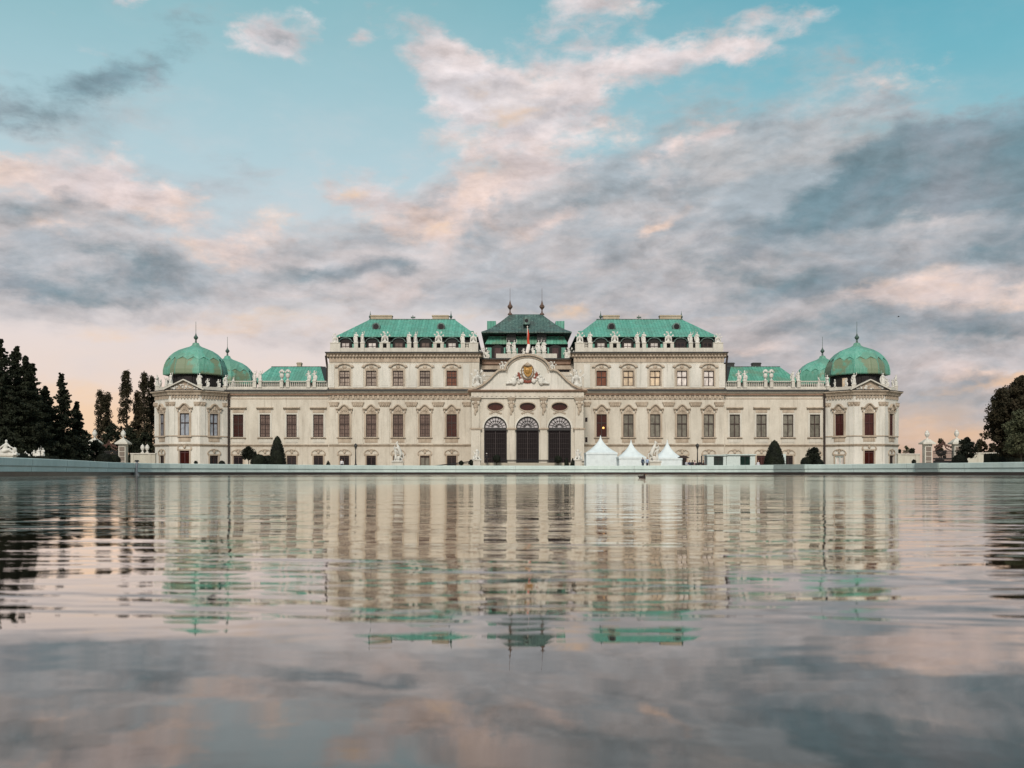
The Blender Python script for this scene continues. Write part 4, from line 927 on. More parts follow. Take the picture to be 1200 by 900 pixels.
for c in arcx:
    g = MB()
    n_ = 14; arc = [(c + RA * math.cos(math.pi*i/n_), zA + RA * math.sin(math.pi*i/n_)) for i in range(n_ + 1)]
    g.ribbon_y([(c + (RA - .19) * math.cos(math.pi*i/n_), zA + (RA - .19) * math.sin(math.pi*i/n_)) for i in range(n_ + 1)], -.19, YP + .2, YP + .45)
    g.box(c - RA, c + RA, YP + .15, YP + .45, zA - .45, zA + .05); g.box(c - RA, c - RA + .16, YP + .2, YP + .45, FL, zA - .45); g.box(c + RA - .16, c + RA, YP + .2, YP + .45, FL, zA - .45)
    gate = part('gate', g, IRON, pal)
    fl = MB().prism_y([(c + (RA - .15) * math.cos(math.pi*i/n_), zA + .05 + (RA - .2) * math.sin(math.pi*i/n_)) for i in range(n_ + 1)], YP + .36, YP + .38)
    part('fanlight', fl, FANM, gate)
    fb = MB()
    for rr in (.35, .62): fb.ribbon_y([(c + RA * rr * math.cos(math.pi*i/n_), zA + .05 + RA * rr * math.sin(math.pi*i/n_)) for i in range(n_ + 1)], .1, YP + .28, YP + .34)
    for i in range(1, 10): A = math.pi * i / 10; fb.tube([(c + RA*.2*math.cos(A), YP + .3, zA + .05 + RA*.2*math.sin(A)), (c + RA*.94*math.cos(A), YP + .3, zA + RA*.94*math.sin(A))], .05, 5)
    part('fanlight_bars', fb, IRON, gate)
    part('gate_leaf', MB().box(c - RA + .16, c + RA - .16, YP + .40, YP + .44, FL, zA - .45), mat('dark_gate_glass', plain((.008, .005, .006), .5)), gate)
    gr = MB(); L0, L1 = FL + .1, zA - .9
    for i in range(11): u = -RA + .35 + i * (2*RA - .7) / 10; gr.box(c + u - .018, c + u + .018, YP + .33, YP + .37, L0, L1)
    for i in range(7): z = L0 + .1 + i * (L1 - L0 - .2) / 6; gr.box(c - RA + .3, c + RA - .3, YP + .335, YP + .365, z - .016, z + .016)
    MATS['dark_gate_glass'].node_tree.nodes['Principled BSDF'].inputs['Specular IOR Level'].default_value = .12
    gr.box(c - .05, c + .05, YP + .3, YP + .4, L0, L1 + .3)
    part('grille', gr, mat('dull_brown_iron', plain((.035, .024, .025), .6)), gate)
    # oval windows with frame
    ow = part('oval_window', MB().ribbon_y([(c + (OW) * math.cos(2*math.pi*i/20), ovz + (OH) * math.sin(2*math.pi*i/20)) for i in range(21)], -.18, YP - .12, YP + .05), TRIM, pal)
    part('pane', MB().prism_y([(c + OW * math.cos(2*math.pi*i/20), ovz + OH * math.sin(2*math.pi*i/20)) for i in range(20)], YP + .4, YP + .42), P_RED, ow)
    orn = MB(); 
    for i in range(-3, 4): orn.ball((c + i * .32, YP - .05, ovz - OH - .45 - .12 * abs(i) + .3), (.2, .1, .18), 6)
    part('relief', orn, TRIM, ow)
    part('archivolt', MB().ribbon_y([(c + (RA + .02) * math.cos(math.pi*i/n_), zA + (RA + .02) * math.sin(math.pi*i/n_)) for i in range(n_ + 1)][::-1], .25, YP - .12, YP + .02), WHITEW, pal)
# piers, ring mouldings, atlantes
for i, (p, hw) in enumerate(((-9.35, .85), (-2.9, .62), (2.9, .62), (9.35, .85))):
    zr = z_(502.5, DP)
    pr = part('pier', MB().box(p - hw, p + hw, YP - .55, YP + .02, .05, zr - .15).box(p - hw*.8, p + hw*.8, YP - .45, YP + .02, zr + .15, z_(466, DP)), WALL, pal)
    part('ring_moulding', MB().box(p - hw - .25, p + hw + .25, YP - .72, YP + .02, zr - .15, zr + .15), TRIM, pr)
    part('capital', MB().frustum((p-hw*.8, p+hw*.8, YP-.5, YP+.02), z_(470, DP), (p-hw-.15, p+hw+.15, YP-.8, YP+.02), z_(466, DP)), TRIM, pr)
    cv = MB()
    cv.ball((p, YP - .62, z_(472, DP)), (.3, .25, .35), 8); cv.ball((p, YP - .6, z_(476, DP)), (.45, .25, .5), 8); cv.ball((p + .1, YP - .58, z_(480, DP)), (.34, .2, .5), 8); cv.ball((p - .4, YP - .6, z_(473, DP)), (.3, .2, .2), 6); cv.ball((p + .45, YP - .6, z_(473.5, DP)), (.3, .2, .2), 6); cv.ball((p - .1, YP - .55, z_(484, DP)), (.2, .15, .45), 8)
    part('carving', cv, TRIM, pr)
# porch frieze and cornice
fz = MB().box(-HWP - .05, HWP + .05, YP - .3, YP + .02, z_(466.5, DP), z_(459.5, DP))
for i in range(24): u = -9.9 + i * .86; fz.box(u - .17, u + .17, YP - .42, YP - .3, z_(464.5, DP), z_(460.5, DP))
part('frieze', fz, WALL, pal)
cyp = [(YP + .02, z_(459.5, DP)), (YP - .6, z_(459, DP)), (YP - .85, z_(457.8, DP)), (YP - .85, z_(457, DP)), (YP + .02, z_(456.6, DP))]
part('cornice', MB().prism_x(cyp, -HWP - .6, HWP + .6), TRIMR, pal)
part('cornice', MB().box(-HWP - .7, -HWP + .3, YP + .03, YC - 1, z_(459.2, DP), z_(457, DP)).box(HWP - .3, HWP + .7, YP + .03, YC - 1, z_(459.2, DP), z_(457, DP)), TRIM, pal)
# curved gable
def gx(p): return (p - 618) * DP / F
def gz(y): return z_(y, DP)
half = [(-69, 457.2), (-60, 456), (-52, 452), (-44, 445.5), (-38, 439), (-34, 435.5), (-31, 434.5), (-25.5, 434.5)]
arcpts = [(-25.5 * math.cos(t), 434.5 - 17.5 * math.sin(t)) for t in [math.pi/2 * i / 9 for i in range(1, 10)]]
prof = half + arcpts; full = [(x * DP / F, gz(y)) for x, y in prof]; full += [(-x, z) for x, z in full[-2::-1]]
zb = gz(456.6)
gab = part('gable', MB().prism_y([(full[0][0], zb)] + full + [(full[-1][0], zb)], YP - .1, YP + 1.0), WHITEW, pal)
part('gable_moulding', MB().ribbon_y(full, .32, YP - .65, YP + 1.05), TRIM, gab)
part('gable_moulding', MB().ribbon_y([(x * .93, z - .35) for x, z in full[7:-7]], .14, YP - .3, YP + .0), TRIM, gab)
arms = MB()
for i in range(70):
    s_ = -1 if i % 2 else 1; u = rnd.random(); x = s_ * (.9 + u * 2.6); z = gz(449) + rnd.random() * (1 - u) * 3.0
    arms.ball((x, YP - .2, z), (rnd.uniform(.15, .4), .22, rnd.uniform(.12, .35)), 7)
coa = part('coat_of_arms', arms, SCULPT, pal)
part('shield', MB().prism_y([(gx(613.5), gz(430)), (gx(623.5), gz(430)), (gx(623.5), gz(436)), (gx(621.5), gz(440)), (gx(618.5), gz(442)), (gx(615.5), gz(440)), (gx(613.5), gz(436))], YP - .5, YP - .1).ball((0, YP - .5, gz(435)), (.5, .15, .6), 8), GOLD, coa)
dr = MB()
for t in range(15):
    A = math.pi * (1.02 + .96 * t / 14); dr.ball((math.cos(A) * 1.65, YP - .25, gz(437.5) + math.sin(A) * 1.55), (.34, .2, .28), 7)
part('drapery', dr, REDP, coa)
part('frame', MB().ribbon_y([(math.cos(math.pi*2*i/20) * 1.02, gz(435.5) + math.sin(math.pi*2*i/20) * 1.25) for i in range(21)], -.2, YP - .42, YP - .1), mat('brown_gilding', plain((.16, .10, .05), .5)), coa)
part('crown', MB().lathe([(.5, gz(429.5)), (.62, gz(428)), (.5, gz(427)), (.2, gz(425.6)), (.05, gz(424.6))], 10, (0, YP - .35)), TRIM, coa)
for s_ in (-1, 1):
    mb = MB(); mb.ball((s_ * 2.5, YP - .35, gz(447)), (.55, .35, .7), 10); mb.ball((s_ * 2.3, YP - .4, gz(441.8)), (.24, .24, .3), 8); limb(mb, [(s_*2.4, YP - .4, gz(444.5)), (s_*1.7, YP - .5, gz(442.5))], [.17, .12]); limb(mb, [(s_*2.7, YP - .4, gz(448.5)), (s_*3.8, YP - .4, gz(449.5))], [.28, .16]); mb.ball((s_ * 1.1, YP - .4, gz(446.5)), (.42, .25, .42), 8)
    part('supporter', mb, SCULPT, coa)
    link('statue', ST['trophy'], pal, (s_ * gx(647), YP + .3, gz(434.2) + .1), 0, .78)
    link('statue', ST['putto'], pal, (s_ * gx(643) , YP + .1, gz(434.2) + .1), s_ * .5, .9)
    link('statue', ST['trophy'], pal, (s_ * 9.3, YP + 7, z_(452, 195)), 0, 1.5)
    part('pedestal', MB().box(s_*9.3 - .7, s_*9.3 + .7, YP + 6.4, YP + 7.6, z_(457, 195), z_(452, 195)), PARAPET, pal)
# flag on the gable
part('pedestal', MB().box(-.7, .7, YP - .2, YP + .8, gz(417.5), gz(414.8)), PARAPET, pal)
fp = part('flagpole', MB().tube([(0, YP + .3, gz(415)), (0, YP + .3, gz(383))], .08, 8).ball((0, YP + .3, gz(382.5)), .14, 8), mat('white_painted_pole', plain((.6, .55, .5), .5)), pal)
fg = MB(); fg.tube([(.12, YP + .25, gz(386)), (.16, YP + .22, gz(392)), (.1, YP + .25, gz(398)), (.22, YP + .2, gz(404))], [.07, .17, .2, .26], 8); part('flag', fg, mat('red_cloth', plain((.48, .05, .02), .8)), fp)
fg = MB(); fg.tube([(.25, YP + .12, gz(403.5)), (.1, YP + .05, gz(409)), (-.1, YP + .05, gz(413.5))], [.27, .36, .3], 8); part('flag', fg, mat('white_cloth', plain((.75, .7, .66), .8)), fp, label='white lower end of the furled flag')
link('statue', ST['putto'], pal, (.95, YP + .2, gz(414.7)), .3, .85); link('statue', ST['putto'], pal, (-.75, YP + .2, gz(414.7)), -.3, .65)

# ---- centre pavilion above the porch
YV = 2.0; DV = 202.
zt = z_(427, DV)
mb = MB(); wall_holes(mb, -9.1, 9.1, CORN - .6, zt, [(-8.4, -4.6, z_(436, DV), z_(431, DV)), (4.6, 8.4, z_(436, DV), z_(431, DV))], .5); raw_part('wall', mb, WALL, pal, (0, YV, 0))
part('recess_glass', MB().box(-8.4, -4.6, YV + .52, YV + .55, z_(436, DV), z_(431, DV)).box(4.6, 8.4, YV + .52, YV + .55, z_(436, DV), z_(431, DV)), P_DARK, pal)
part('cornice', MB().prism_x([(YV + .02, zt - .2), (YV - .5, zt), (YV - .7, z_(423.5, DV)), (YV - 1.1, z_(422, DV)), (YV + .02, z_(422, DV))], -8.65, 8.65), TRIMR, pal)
part('cornice', MB().box(-8.65, 8.65, YV - .35, YV + .02, zt - 1.0, zt - .25), TRIM, pal)
part('cornice_flashing', MB().box(-8.66, 8.66, YV - 1.25, YV + 23, z_(422, DV) + .003, z_(420.4, DV)), LEADCAP, pal)
for s_ in (-1, 1):
    a, b = sorted((s_ * 5.2, s_ * 8.9)); balustrade(a, b, YV - 2.2, z_(447, 200), 1.2, pal)
    part('balcony_slab', MB().box(a, b, YV - 2.5, YV, z_(449, 200), z_(447, 200)), TRIM, pal)
zf = z_(420.4, DV)
zb2 = zf; h2 = z_(415, DV) - zf
part('parapet', MB().box(-5.9, 5.9, YV - .9, YV - .4, zf, zf + h2), PARAPET, pal)
for s_ in (-1, 1):
    for c in (2.35, 3.4): pedestal(s_ * c, YV - .65, zf, h2 + .35, .75); statue('robed_b' if c > 3 else 'robed_a', s_ * c, YV - .65, zf + h2 + .4, 1.18, s_ * .2)
    statue('putto', s_ * 7.6, YV - .5, zf, 1.0); statue('trophy', s_ * 8.3, YV - .4, zf + .1, 1.0)
z1, z2, z3, z4, z5 = z_(402.5, DV), z_(394, 203), z_(389, 203), z_(388.6, 200.5), z_(368.3, 208)
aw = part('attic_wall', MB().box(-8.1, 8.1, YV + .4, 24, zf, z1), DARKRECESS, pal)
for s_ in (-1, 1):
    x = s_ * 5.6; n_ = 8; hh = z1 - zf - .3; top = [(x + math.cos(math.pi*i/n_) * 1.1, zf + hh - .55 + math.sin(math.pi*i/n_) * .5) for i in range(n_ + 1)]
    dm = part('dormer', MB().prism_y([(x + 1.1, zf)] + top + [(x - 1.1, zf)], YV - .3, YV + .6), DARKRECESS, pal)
    for q in (-1.6, 1.6): part('cheek', MB().box(x + q - .4, x + q + .4, YV, YV + .39, zf, z1 - .8), COPPER, dm)
    part('pane', MB().box(x - .6, x + .6, YV - .34, YV - .31, zf + .2, zf + hh - .6), mat('dim_glass', pane((.09, .05, .05))), dm)
    part('cheek', MB().box(s_*2.9 - 1.2, s_*2.9 + 1.2, YV, YV + .39, zf, z1 - .9), COPPER, dm)
part('roof', MB().frustum((-8.0, 8.0, YV - .3, 24.4), z1, (-7.3, 7.3, YV + 1.0, 23.4), z2).box(-8.0, 8.0, YV - .3, 24.4, z1 - .15, z1 - .002), COPPERW, pal)
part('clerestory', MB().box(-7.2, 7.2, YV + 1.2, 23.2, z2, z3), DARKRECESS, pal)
for s_ in (-1, 1): part('small_roof', MB().box(s_*2.95 - .9, s_*2.95 + .9, YV - .2, YV + 1.2, z1 + .3, z2 + .35), LEADCAP, pal)
EA = (-8.75, 8.75, YV - 1.4, 25.5)
rf = MB(); steps = 7; prev = None
for i in range(steps + 1):
    t = i / steps; u = t ** .78           # concave, bell-cast slopes
    x = 8.75 + (3.2 - 8.75) * u; y0 = YV - 1.4 + (8.0 - YV + 1.4) * u; y1 = 25.5 + (17 - 25.5) * u; z = z4 + (z5 - z4) * t
    cur = ((-x, x, y0, y1), z)
    if prev: rf.frustum(prev[0], prev[1], cur[0], cur[1])
    prev = cur
rf.box(-8.75, 8.75, YV - 1.4, 25.5, z4 - .2, z4 - .002)
cr = part('roof', rf, COPPERD, pal)
for s_ in (-1, 1):
    part('finial', MB().lathe([(.5, z5 - .1), (.4, z5 + .15), (.14, z5 + .4), (.12, z5 + .9), (.5, z5 + 1.4), (.52, z5 + 1.65), (.25, z5 + 2.0), (.1, z5 + 2.6), (.035, z5 + 2.9), (.03, z5 + 5.2)], 12, (s_ * 3.2, 8.1)), mat('rusted_copper', plain((.13, .075, .055), .5, 0, .5)), cr)
    part('side_gable', MB().box(s_*7.0 - .9, s_*7.0 + .9, 12, 16, z4 + 1.2, z_(377, 213)), COPPER, cr)
zc_ = z_(378, 204.5)
o = part('roof_window', MB().box(-.62, .62, 1.9, 5, zc_ - .7, zc_ + .62), COPPERD, cr)
part('pane', MB().lathe([(.36, 0), (.36, .02)], 12, (0, 0), 0, Matrix.Translation((0, 1.89, zc_)) @ Matrix.Rotation(R(90), 4, 'X')), P_DARK, o)

# ------------------------------------------------------------------ terrace and ramps before the porch
tz = Zp(542.3, 178)
TERR = mat('terrace_stone', stone((.40, .37, .30), (.33, .30, .25), None))
mb = MB(); xl, xr = Xp(562, 178), Xp(674, 178)
mb.box(xl, xr, 178, 187.3, GZ, tz)
for (xa, xb) in ((xl, Xp(498, 178)), (xr, Xp(738, 178))):
    mb.add([(xa, 178, GZ), (xa, 187.3, GZ), (xa, 178, tz), (xa, 187.3, tz), (xb, 178, GZ), (xb, 187.3, GZ)], [(0, 4, 2), (1, 3, 5), (2, 4, 5, 3), (0, 1, 5, 4), (0, 2, 3, 1)])
structure('carriage_ramp', mb, TERR)
def railing(pts, label):
    o = MB(); ps = [Vector(p) for p in pts]
    o.tube([p + Vector((0, 0, .42)) for p in ps], .09, 6); o.tube([p + Vector((0, 0, .2)) for p in ps], .05, 6)
    for a, b in zip(ps, ps[1:]):
        n_ = max(1, int((b - a).length / 1.6))
        for i in range(n_ + 1): q = a.lerp(b, i / n_); o.tube([q, q + Vector((0, 0, .44))], .045, 5)
    return tag(part('railing', o, IRON), label, 'railing', 'low iron railings of the carriage ramp')
railing([(xl + 3, 177.9, tz), (xr - 3, 177.9, tz)], 'low black iron railing along the terrace before the arches')
railing([(Xp(505, 178), 177.9, GZ + .1), (xl - .3, 177.9, tz - .05)], 'low black iron railing sloping up the left ramp')
railing([(xr + .3, 177.9, tz - .05), (Xp(730, 178), 177.9, GZ + .1)], 'low black iron railing sloping down the right ramp past the tents')

# ------------------------------------------------------------------ trees and shrubs
def leaves(name, clumps, m, size, parent=None, seed=1, dens=1., flat=1.):
    """clumps: (x,y,z,r,n) -> a crown of many small leaf faces"""
    g = np.random.default_rng(seed); P_ = []
    for (x, y, z, r, n_) in clumps:
        n_ = int(n_ * dens); d = g.normal(size=(n_, 3)); d /= np.linalg.norm(d, axis=1)[:, None]
        P_.append(np.array([x, y, z]) + d * (r * g.random(n_)[:, None] ** .45) * np.array([1, 1, flat]))
    P_ = np.concatenate(P_); N = len(P_)
    a = g.normal(size=(N, 3)); a /= np.linalg.norm(a, axis=1)[:, None]; b = g.normal(size=(N, 3)); b -= a * (a * b).sum(1)[:, None]; b /= np.linalg.norm(b, axis=1)[:, None]
    s_ = size * (.6 + .8 * g.random(N))[:, None]
    V = np.empty((N, 4, 3)); V[:, 0] = P_ - a*s_; V[:, 1] = P_ + b*s_*.55; V[:, 2] = P_ + a*s_; V[:, 3] = P_ - b*s_*.55
    me = bpy.data.meshes.new(name); me.vertices.add(N*4); me.vertices.foreach_set('co', V.reshape(-1)); me.loops.add(N*4); me.loops.foreach_set('vertex_index', np.arange(N*4, dtype=np.int32))
    me.polygons.add(N); me.polygons.foreach_set('loop_start', np.arange(0, N*4, 4, dtype=np.int32)); me.materials.append(m); me.update(calc_edges=True); me.validate()
    return link(name, me, parent)
def tree_root(px, D, label, cat='tree', group=None, name='tree', z=GZ): return empty(name, (Xp(px, D), D, z), label, cat, group)
def trunk(t, h, r, limbs=(), m=BARK):
    mb = MB(); g = random.Random(int(h * 100)); mb.tube([(0, 0, -.1), (g.uniform(-.1, .1), 0, h * .4), (g.uniform(-.2, .2), 0, h)], [r, r * .7, r * .2], 8)
    for (z, x, y, zz, rr) in limbs: mb.tube([(0, 0, z), (x * .5, y * .5, z + (zz - z) * .6), (x, y, zz)], [rr, rr * .7, rr * .25], 6)
    return part('trunk', mb, m, t)
def conifer(px, D, ytop, halfpx, label, seed, mt=L_CON, group='dark conifers left of the palace', bare=.08, dens=1.):
    t = tree_root(px, D, label, 'tree', group, 'conifer'); h = Zp(ytop, D) - GZ; W = halfpx * D / F; g = random.Random(seed); cl = []; lim = []
    lv = int(h / .62)
    for i in range(lv):
        u = i / lv; z = h * (bare + (1 - bare) * u); r = W * (1 - u) ** .88 * g.uniform(.8, 1.15) + .08; nb = max(4, int(10 * (1 - u)) + 3)
        for k in range(nb):
            a = g.uniform(0, 6.28); rr = r * g.uniform(.55, 1.22)
            for q in (.25, .5, .75, 1.): cl.append((math.cos(a)*rr*q, math.sin(a)*rr*q, z - .12*q*rr + (q**3)*.3 + g.uniform(-.3, .3), (.28 + .62*(1-u)) * (1.35 - q*.8), 17))
            if k % 3 == 0: lim.append((z, math.cos(a)*rr*.8, math.sin(a)*rr*.8, z - .2, .06))
    cl += [(0, 0, h - .15, .14, 12), (0, 0, h - .6, .25, 20)]; trunk(t, h, .28, lim[::2]); leaves('crown', cl, mt, .19, t, seed, dens * 1.25, .55); return t
def poplar(px, D, ytop, halfpx, label, seed, group='slender poplars behind the left gate'):
    t = tree_root(px, D, label, 'tree', group, 'poplar'); h = Zp(ytop, D) - GZ; W = halfpx * D / F; g = random.Random(seed); cl = []; lim = []
    for i in range(int(h * 7)):
        u = g.random() ** .9; z = h * (.1 + .9 * u); r = W * min(1, (u + .12) * 3) * (1 - u) ** .38 * g.uniform(.3, 1.0); a = g.uniform(0, 6.28)
        cl.append((math.cos(a)*r, math.sin(a)*r, z, g.uniform(.35, .8), 48))
        if i % 9 == 0: lim.append((max(1, z - 3), math.cos(a)*r*.9, math.sin(a)*r*.9, z, .07))
    trunk(t, h * .95, .3, lim); leaves('crown', cl, L_POP, .19, t, seed, 1., 1.3); return t
def broad(px, D, ytop, halfpx, label, seed, m, group=None, base=.22, dens=1., cat='tree', zmid=.55, n_=150, name='broadleaf_tree', leaf_=.2):
    t = tree_root(px, D, label, cat, group, name); h = Zp(ytop, D) - GZ; W = halfpx * D / F; g = random.Random(seed); cl = []; lim = []
    for i in range(n_):
        u = g.random(); z = h * (base + (1 - base) * u); prof_ = math.sin(math.pi * min(1, .12 + .88 * (u ** .8 if u < zmid else u))) ** .55 if u < .97 else .15
        r = W * prof_ * g.random() ** .45 * g.uniform(.8, 1.08); a = g.uniform(0, 6.28)
        cl.append((math.cos(a)*r, math.sin(a)*r, z, g.uniform(.45, 1.0) * min(1, W/4 + .3), 55))
        if i % 8 == 0: lim.append((h * base * g.uniform(.7, 1.3), math.cos(a)*r*.8, math.sin(a)*r*.8, z - .3, .1 * min(1, W / 4)))
    trunk(t, h * .85, max(.08, .055 * W), lim); leaves('crown', cl, m, leaf_, t, seed, dens, .85); return t
conifer(-16, 150, 388, 54, 'broad black conifer cut by the left edge of the photo', 1, dens=1.5)
conifer(0, 146, 397, 46, 'tall dark conifer beside the one at the left edge', 2, dens=1.5)
conifer(19, 152, 406, 46, 'dark conifer with a pointed top, third from the left edge', 3, dens=1.5)
conifer(37, 156, 426, 40, 'dark conifer with shorter rounded shoulder in the left mass', 4, dens=1.5)
conifer(30, 148, 417, 40, 'low dark conifer in front of the left mass', 11, dens=1.4)
conifer(53, 160, 452, 30, 'small dark conifer at the foot of the left mass', 5, dens=1.4)
conifer(72, 158, 438, 26, 'lone spruce with see-through branches, right of the left mass', 6, dens=.9)
conifer(90, 162, 471, 17, 'short dark spruce right of the lone spruce', 7, dens=1.2)
poplar(118, 232, 456, 9, 'poplar with a twin-tipped crown behind the left gate pillar', 21)
poplar(126, 233, 461, 6.5, 'thin poplar just right of the twin-tipped one', 22)
poplar(148, 236, 436, 11, 'tallest poplar, standing alone above the left gate', 23)
poplar(160.5, 238, 459, 6, 'shortest thin poplar between two tall ones', 24)
poplar(169, 236, 439, 9, 'tall poplar next to the left dome tower', 25)
poplar(178, 240, 443, 8, 'poplar half hidden behind the left dome tower', 26)
for i, (px, y, hw, lb) in enumerate(((100, 508, 12, 'dark bushy tree under the short spruce'), (131, 497, 12, 'dark bushy tree at the foot of the twin-tipped poplar'), (152, 503, 13, 'dark bushy tree at the foot of the tallest poplar'), (170, 508, 12, 'dark bushy tree behind the garden wall beside the palace'))):
    broad(px, 212, y, hw, lb, 40 + i, L_CON, 'bushy trees behind the left garden wall', base=.05, n_=90, name='bushy_tree')
broad(1207, 150, 443, 47, 'big dark leafy tree cut by the right edge', 51, L_DEC, base=.16, n_=900, dens=1.5, leaf_=.2)
broad(1197, 138, 483, 18, 'lighter grey-green tree in front of the big dark tree', 52, L_LIT, base=.3, n_=150, leaf_=.16, dens=.9)
broad(1133, 172, 514, 10.5, 'ball-crowned tree on a thin trunk beside the right gate', 53, L_BOX, base=.42, n_=60, name='ball_tree', leaf_=.14, dens=1.4)
broad(1150, 205, 517, 9, 'brownish small tree behind the right garden wall', 54, L_DEC, base=.2, n_=60, name='small_tree')
broad(1163, 210, 521, 8, 'small dark tree behind the right wall near the big tree', 55, L_DEC, base=.2, n_=50, name='small_tree')
broad(1103, 215, 516, 6, 'small reddish tree rising behind the right iron gate', 56, L_DEC, base=.2, n_=40, name='small_tree')
broad(1062, 205, 524, 5, 'pale twiggy shrub above the wall right of the palace', 57, L_LIT, base=.3, n_=14, name='shrub', dens=.5, cat='shrub')
broad(1054, 204, 527, 3, 'small dark shrub above the wall next to the palace corner', 58, L_CON, base=.2, n_=16, name='shrub', cat='shrub')
broad(1069, 204, 527, 4.5, 'small dark shrub above the wall by the right gate pillar', 59, L_CON, base=.2, n_=16, name='shrub', cat='shrub')
broad(291, 155, 524.5, 7.6, 'small ball-headed tree on a bare stem left of the yew cone', 63, L_BOX, base=.5, n_=46, name='ball_tree', leaf_=.13, dens=1.4)
broad(953.5, 155, 526.5, 7.8, 'round-headed small tree near the right dome tower', 66, L_BOX, base=.3, n_=56, name='ball_tree', leaf_=.13, dens=1.4)
broad(113, 168, 517.5, 9, 'round dark clipped tree hiding the left gate pillar', 74, L_BOX, base=.34, n_=60, name='ball_tree', leaf_=.14, dens=1.4)
def topiary(name, px, D, prof, label, group, seed, stem=None, m=L_BOX, cat='topiary'):
    """clipped shrub: dense leaf skin on a lathe profile (r,z)"""
    t = tree_root(px, D, label, cat, group, name); g = np.random.default_rng(seed)
    core = MB().lathe([(max(.01, r * .93), z) for r, z in prof], 20); part('clipped_body', core, m, t, True)
    P_ = []; 
    for (r0, z0), (r1, z1_) in zip(prof, prof[1:]):
        L = math.hypot(r1 - r0, z1_ - z0); n_ = int(700 * L * max(.1, (r0 + r1) / 2)) + 20
        for _ in range(n_):
            u = g.random(); a = g.random() * 6.283; r = (r0 + (r1 - r0)*u) * (1 + g.normal() * .03); P_.append((r*math.cos(a), r*math.sin(a), z0 + (z1_-z0)*u, .06, 1))
    leaves('crown', P_, m, .08, t, seed)
    if stem: part('trunk', MB().tube([(0, 0, 0), (0, 0, stem)], .07, 7), BARK, t)
    return t
# clipped cones
for px, xw, yt, D, lb, s_ in ((325, 10.5, 511, 150, 'tall dark clipped yew cone before the left wing', 61), (907.5, 12.5, 516, 150, 'tall dark clipped yew cone before the right wing', 62)):
    h = Zp(yt, D) - GZ; r = xw * D / F
    topiary('cone_topiary', px, D, [(r * 1.02, 0), (r, .3), (r * .86, h * .35), (r * .62, h * .65), (r * .38, h * .86), (r * .2, h * .96), (.02, h)], lb, 'clipped yew cones', s_)
def ball_prof(cz, r, n_=9, sq=1.): return [(max(.01, r * math.sin(math.pi * i / n_)), cz - r * sq * math.cos(math.pi * i / n_)) for i in range(n_ + 1)]
for px, D, yc, rp, lb, s_, name, stem in (
    (303, 152, 541.5, 9, 'low round clipped bush between ball tree and left yew cone', 64, 'round_bush', False), (314, 153, 541, 7, 'low round clipped bush touching the left yew cone', 65, 'round_bush', False),
    (944.5, 152, 542, 6, 'low round bush left of the round-headed tree', 67, 'round_bush', False), (960, 152, 543, 5, 'tiny round bush right of the round-headed tree', 68, 'round_bush', False),
    (582, 176.8, 537.5, 4.6, 'round potted bush before the left arch of the porch', 69, 'round_bush', False), (654, 176.8, 538.5, 4.2, 'round bush before the right arch of the porch', 70, 'round_bush', False),
    (540.5, 170, 542.5, 2.6, 'small dark ball bush on the left ramp', 71, 'round_bush', False), (552.5, 170, 542, 3.1, 'small dark ball bush at the top of the left ramp', 72, 'round_bush', False),
    (1124.5, 165, 541, 8.5, 'dark dome-shaped bush at the foot of the right gate pillar', 73, 'round_bush', False),
    (122, 160, 540, 9, 'low dark bush right of the clipped gate tree', 75, 'round_bush', False), (134, 162, 540, 7, 'low dark bush between the left gate pillars', 76, 'round_bush', False), (229.5, 120, 542.2, 1.7, 'tiny dark plant above the pool rim before the left tower', 77, 'round_bush', False), (260, 122, 544, 3.6, 'flat dark plant above the pool rim by the downpipe', 78, 'round_bush', False), (1071, 150, 541.2, 2.4, 'tiny dark bush before the right garden wall', 79, 'round_bush', False)):
    r = rp * D / F; cz = Zp(yc, D) - GZ
    if cz - r < 0 and not stem: pr = [(r, 0)] + [p for p in ball_prof(cz, r) if p[1] > .02]
    else: pr = ball_prof(cz, r)
    sup = cz if (stem or cz - r > .05) else None
    topiary(name, px, D, pr, lb, None, s_, stem=sup)
for px, y0, lb, s_ in ((664, 535.8, 'small pointed yew at the right end of the terrace', 81), (671.2, 537, 'small pointed yew beside the right porch pier', 82), (384.5, 540, 'tiny pointed dark shrub near the left lamp', 83)):
    D = 168; h = Zp(y0, D) - GZ; topiary('pointed_shrub', px, D, [(.42, 0), (.45, .3), (.34, h*.5), (.2, h*.8), (.02, h)], lb, None, s_)
# hedges at both sides
def hedge(px0, px1, D, ytop, label, seed, depth=2.5):
    x0, x1 = Xp(px0, D), Xp(px1, D); h = Zp(ytop, D) - GZ; t = empty('hedge', ((x0+x1)/2, D, GZ), label, 'hedge'); w = (x1 - x0) / 2
    part('clipped_body', MB().box(-w, w, 0, depth, 0, h), L_BOX, t); g = random.Random(seed)
    leaves('foliage', [(g.uniform(-w, w), g.choice((0, depth * g.random())), g.uniform(0, h), .12, 3) for _ in range(int(w * h * 260))] + [(g.uniform(-w, w), g.uniform(0, depth), h, .12, 3) for _ in range(int(w * 200))], L_BOX, .09, t, seed)
hedge(-30, 20, 108, 531.5, 'dark clipped hedge below the reclining statue', 91)
hedge(22, 57, 112, 535.5, 'low dark hedge right of the reclining statue', 92)
hedge(1161, 1173, 165, 532, 'dark clipped hedge block under the big tree', 93)
hedge(1178, 1202, 165, 532.5, 'dark clipped hedge block behind the thin tree trunk at the right edge', 94)

